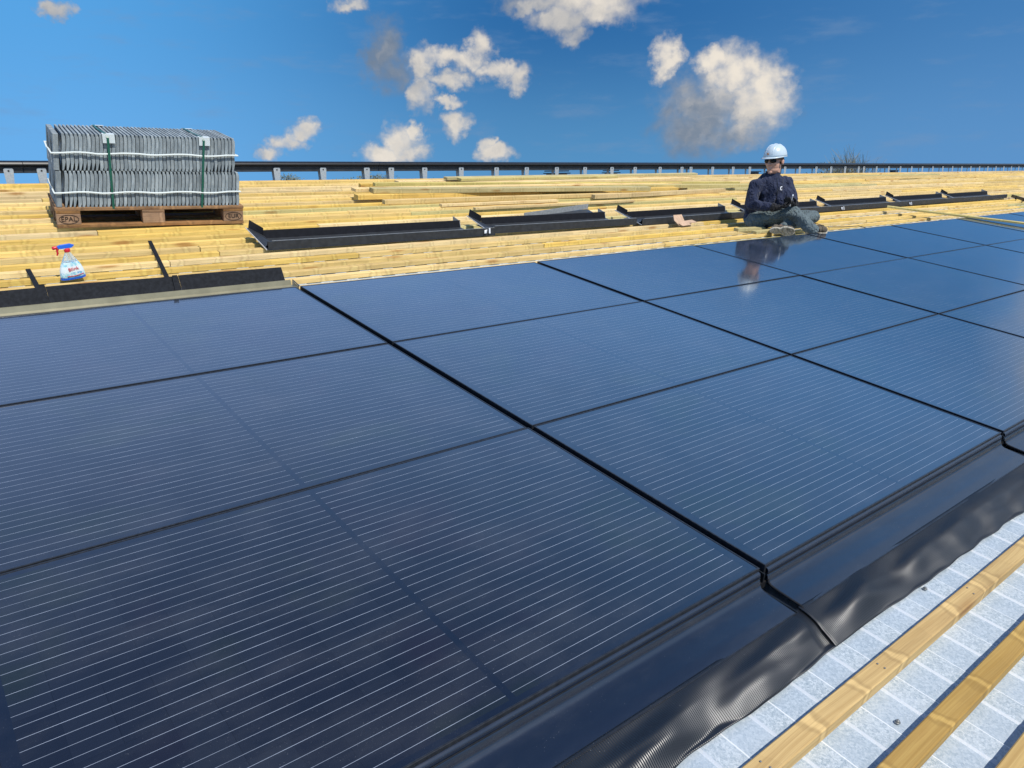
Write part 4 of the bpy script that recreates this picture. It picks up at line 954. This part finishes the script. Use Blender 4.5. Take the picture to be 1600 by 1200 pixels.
# gloved hands with bent fingers
def hand(wr, fwd, pn, thumb_side, curl, name='glove'):
    f_ = Vector(fwd).normalized(); p_ = Vector(pn); p_ = (p_ - f_ * p_.dot(f_)).normalized(); s_ = f_.cross(p_) * thumb_side   # p_: palm normal, s_: towards the thumb
    q = MB(); base = Vector(wr)
    cap(q, base - f_ * .045, base + f_ * .015, .036, .030)
    for k_, (off_, ln) in enumerate(((.030, .88), (.010, 1.0), (-.011, .93), (-.030, .74))):
        k0 = base + f_ * .088 + s_ * off_; cap(q, base + f_ * .02 + s_ * off_ * .6, k0, .0165, .0125)
        d = f_.copy(); pt = k0; seg_ = (.044 * ln, .027 * ln, .022 * ln); cr = (curl, curl * 1.1, curl * .7)
        for L_, c_, r_ in zip(seg_, cr, (.0112, .0100, .0055)):
            ax = f_.cross(p_); d = (Matrix.Rotation(c_ + k_ * .05, 3, ax) @ d).normalized(); nx_ = pt + d * L_; cap(q, pt, nx_, r_, r_ * .93, 10); pt = nx_
    tb = base + f_ * .025 + s_ * .026; t1 = tb + (f_ * .6 + s_ * .55 + p_ * .35).normalized() * .040; t2 = t1 + (f_ * .85 + s_ * .05 + p_ * .5).normalized() * .030; t3 = t2 + (f_ * .8 - s_ * .1 + p_ * .6).normalized() * .022
    cap(q, tb, t1, .0155, .0125); cap(q, t1, t2, .0125, .0108); cap(q, t2, t3, .0108, .0057)
    return fuse(q, name, M_GLOVE, man, .0042, 1)
hand(wrR, (.86, -.30, .16), (.10, -.15, 1.0), 1, .50)
hand(wrL, (-.62, -.62, .05), (-.35, .1, .9), -1, .55)
for w_, e_ in ((wrR, elR), (wrL, elL)):
    q = MB(); d = (w_ - e_).normalized(); q.tube([w_ - d * .055, w_ - d * .02], [.043, .041], 16); q.build('glove_cuff', M_GLOVE, man, True)
tl = empty('small_tool'); tl.matrix_world = PERS @ Matrix.Translation((.050, -.100, .330)) @ Matrix.Rotation(math.radians(12), 4, 'Y'); tag(tl, "small pale pen-like tool held between the man's gloved hands", 'tool')
MB().tube([(0, 0, -.055), (0, 0, .050)], .0075, 10).build('shaft', M_BACK, tl, True)
MB().tube([(0, 0, .050), (0, 0, .064)], [.0085, .006], 10).build('tip', M_WHITEP, tl, True)
# boots
def boot(an, toe, upv, name, sole_face=False):
    a = Vector(an); t_ = Vector(toe); f_ = (t_ - a); f_.normalize(); u_ = Vector(upv); u_ = (u_ - f_ * u_.dot(f_)).normalized(); s_ = f_.cross(u_)
    R_ = Matrix((f_, s_, u_)).transposed(); c_ = a + f_ * .062
    g_ = empty(name); g_.parent = man
    q = MB(); cap(q, a + u_ * .022, a - u_ * .01, .042, .043); ell(q, c_ + f_ * .005, (.108, .044, .042), R_); ell(q, c_ + f_ * .062 - u_ * .004, (.056, .046, .036), R_); ell(q, c_ - f_ * .070 - u_ * .004, (.042, .038, .040), R_)
    fuse(q, 'upper', M_BOOT, g_, .006, 2)
    def sol(dz0, dz1, gr, nm, mt_):
        q = MB(); vs = []; n = 36
        for dz in (dz0, dz1):
            for k_ in range(n):
                th = 2 * PI * k_ / n; x_ = math.cos(th) * (.122 + gr); w_ = (.050 if x_ > 0 else .040) + gr - (.010 * math.exp(-((x_ + .02) / .03) ** 2)); y_ = math.copysign(abs(math.sin(th)) ** .75, math.sin(th)) * w_
                vs.append(c_ + f_ * x_ + s_ * y_ + u_ * dz)
        fs = [tuple(range(n)), tuple(reversed(range(n, 2 * n)))] + [(k_, n + k_, n + (k_ + 1) % n, (k_ + 1) % n) for k_ in range(n)]
        q.add(vs, fs); return q.build(nm, mt_, g_, bevel=.003)
    sol(-.052, -.030, 0, 'sole_edge', M_RIM); sol(-.0545, -.0522, -.009, 'sole_tread', M_SOLE)
    q = MB()
    for k_ in range(5): p_ = c_ + f_ * (-.03 + .022 * k_) + u_ * (.052 - .004 * k_); q.tube([p_ - s_ * .022, p_ + u_ * .004, p_ + s_ * .022], .0028, 5)
    q.build('laces', M_BLACK, g_, True); return g_
boot(anR + Vector((.005, .01, -.004)), toR + Vector((0, 0, .028)), (0, -.1, 1), 'boot')
b2 = boot(anL + Vector((-.080, -.10, .000)), anL + Vector((.12, -.150, -.012)), (.05, .95, .30), 'boot')
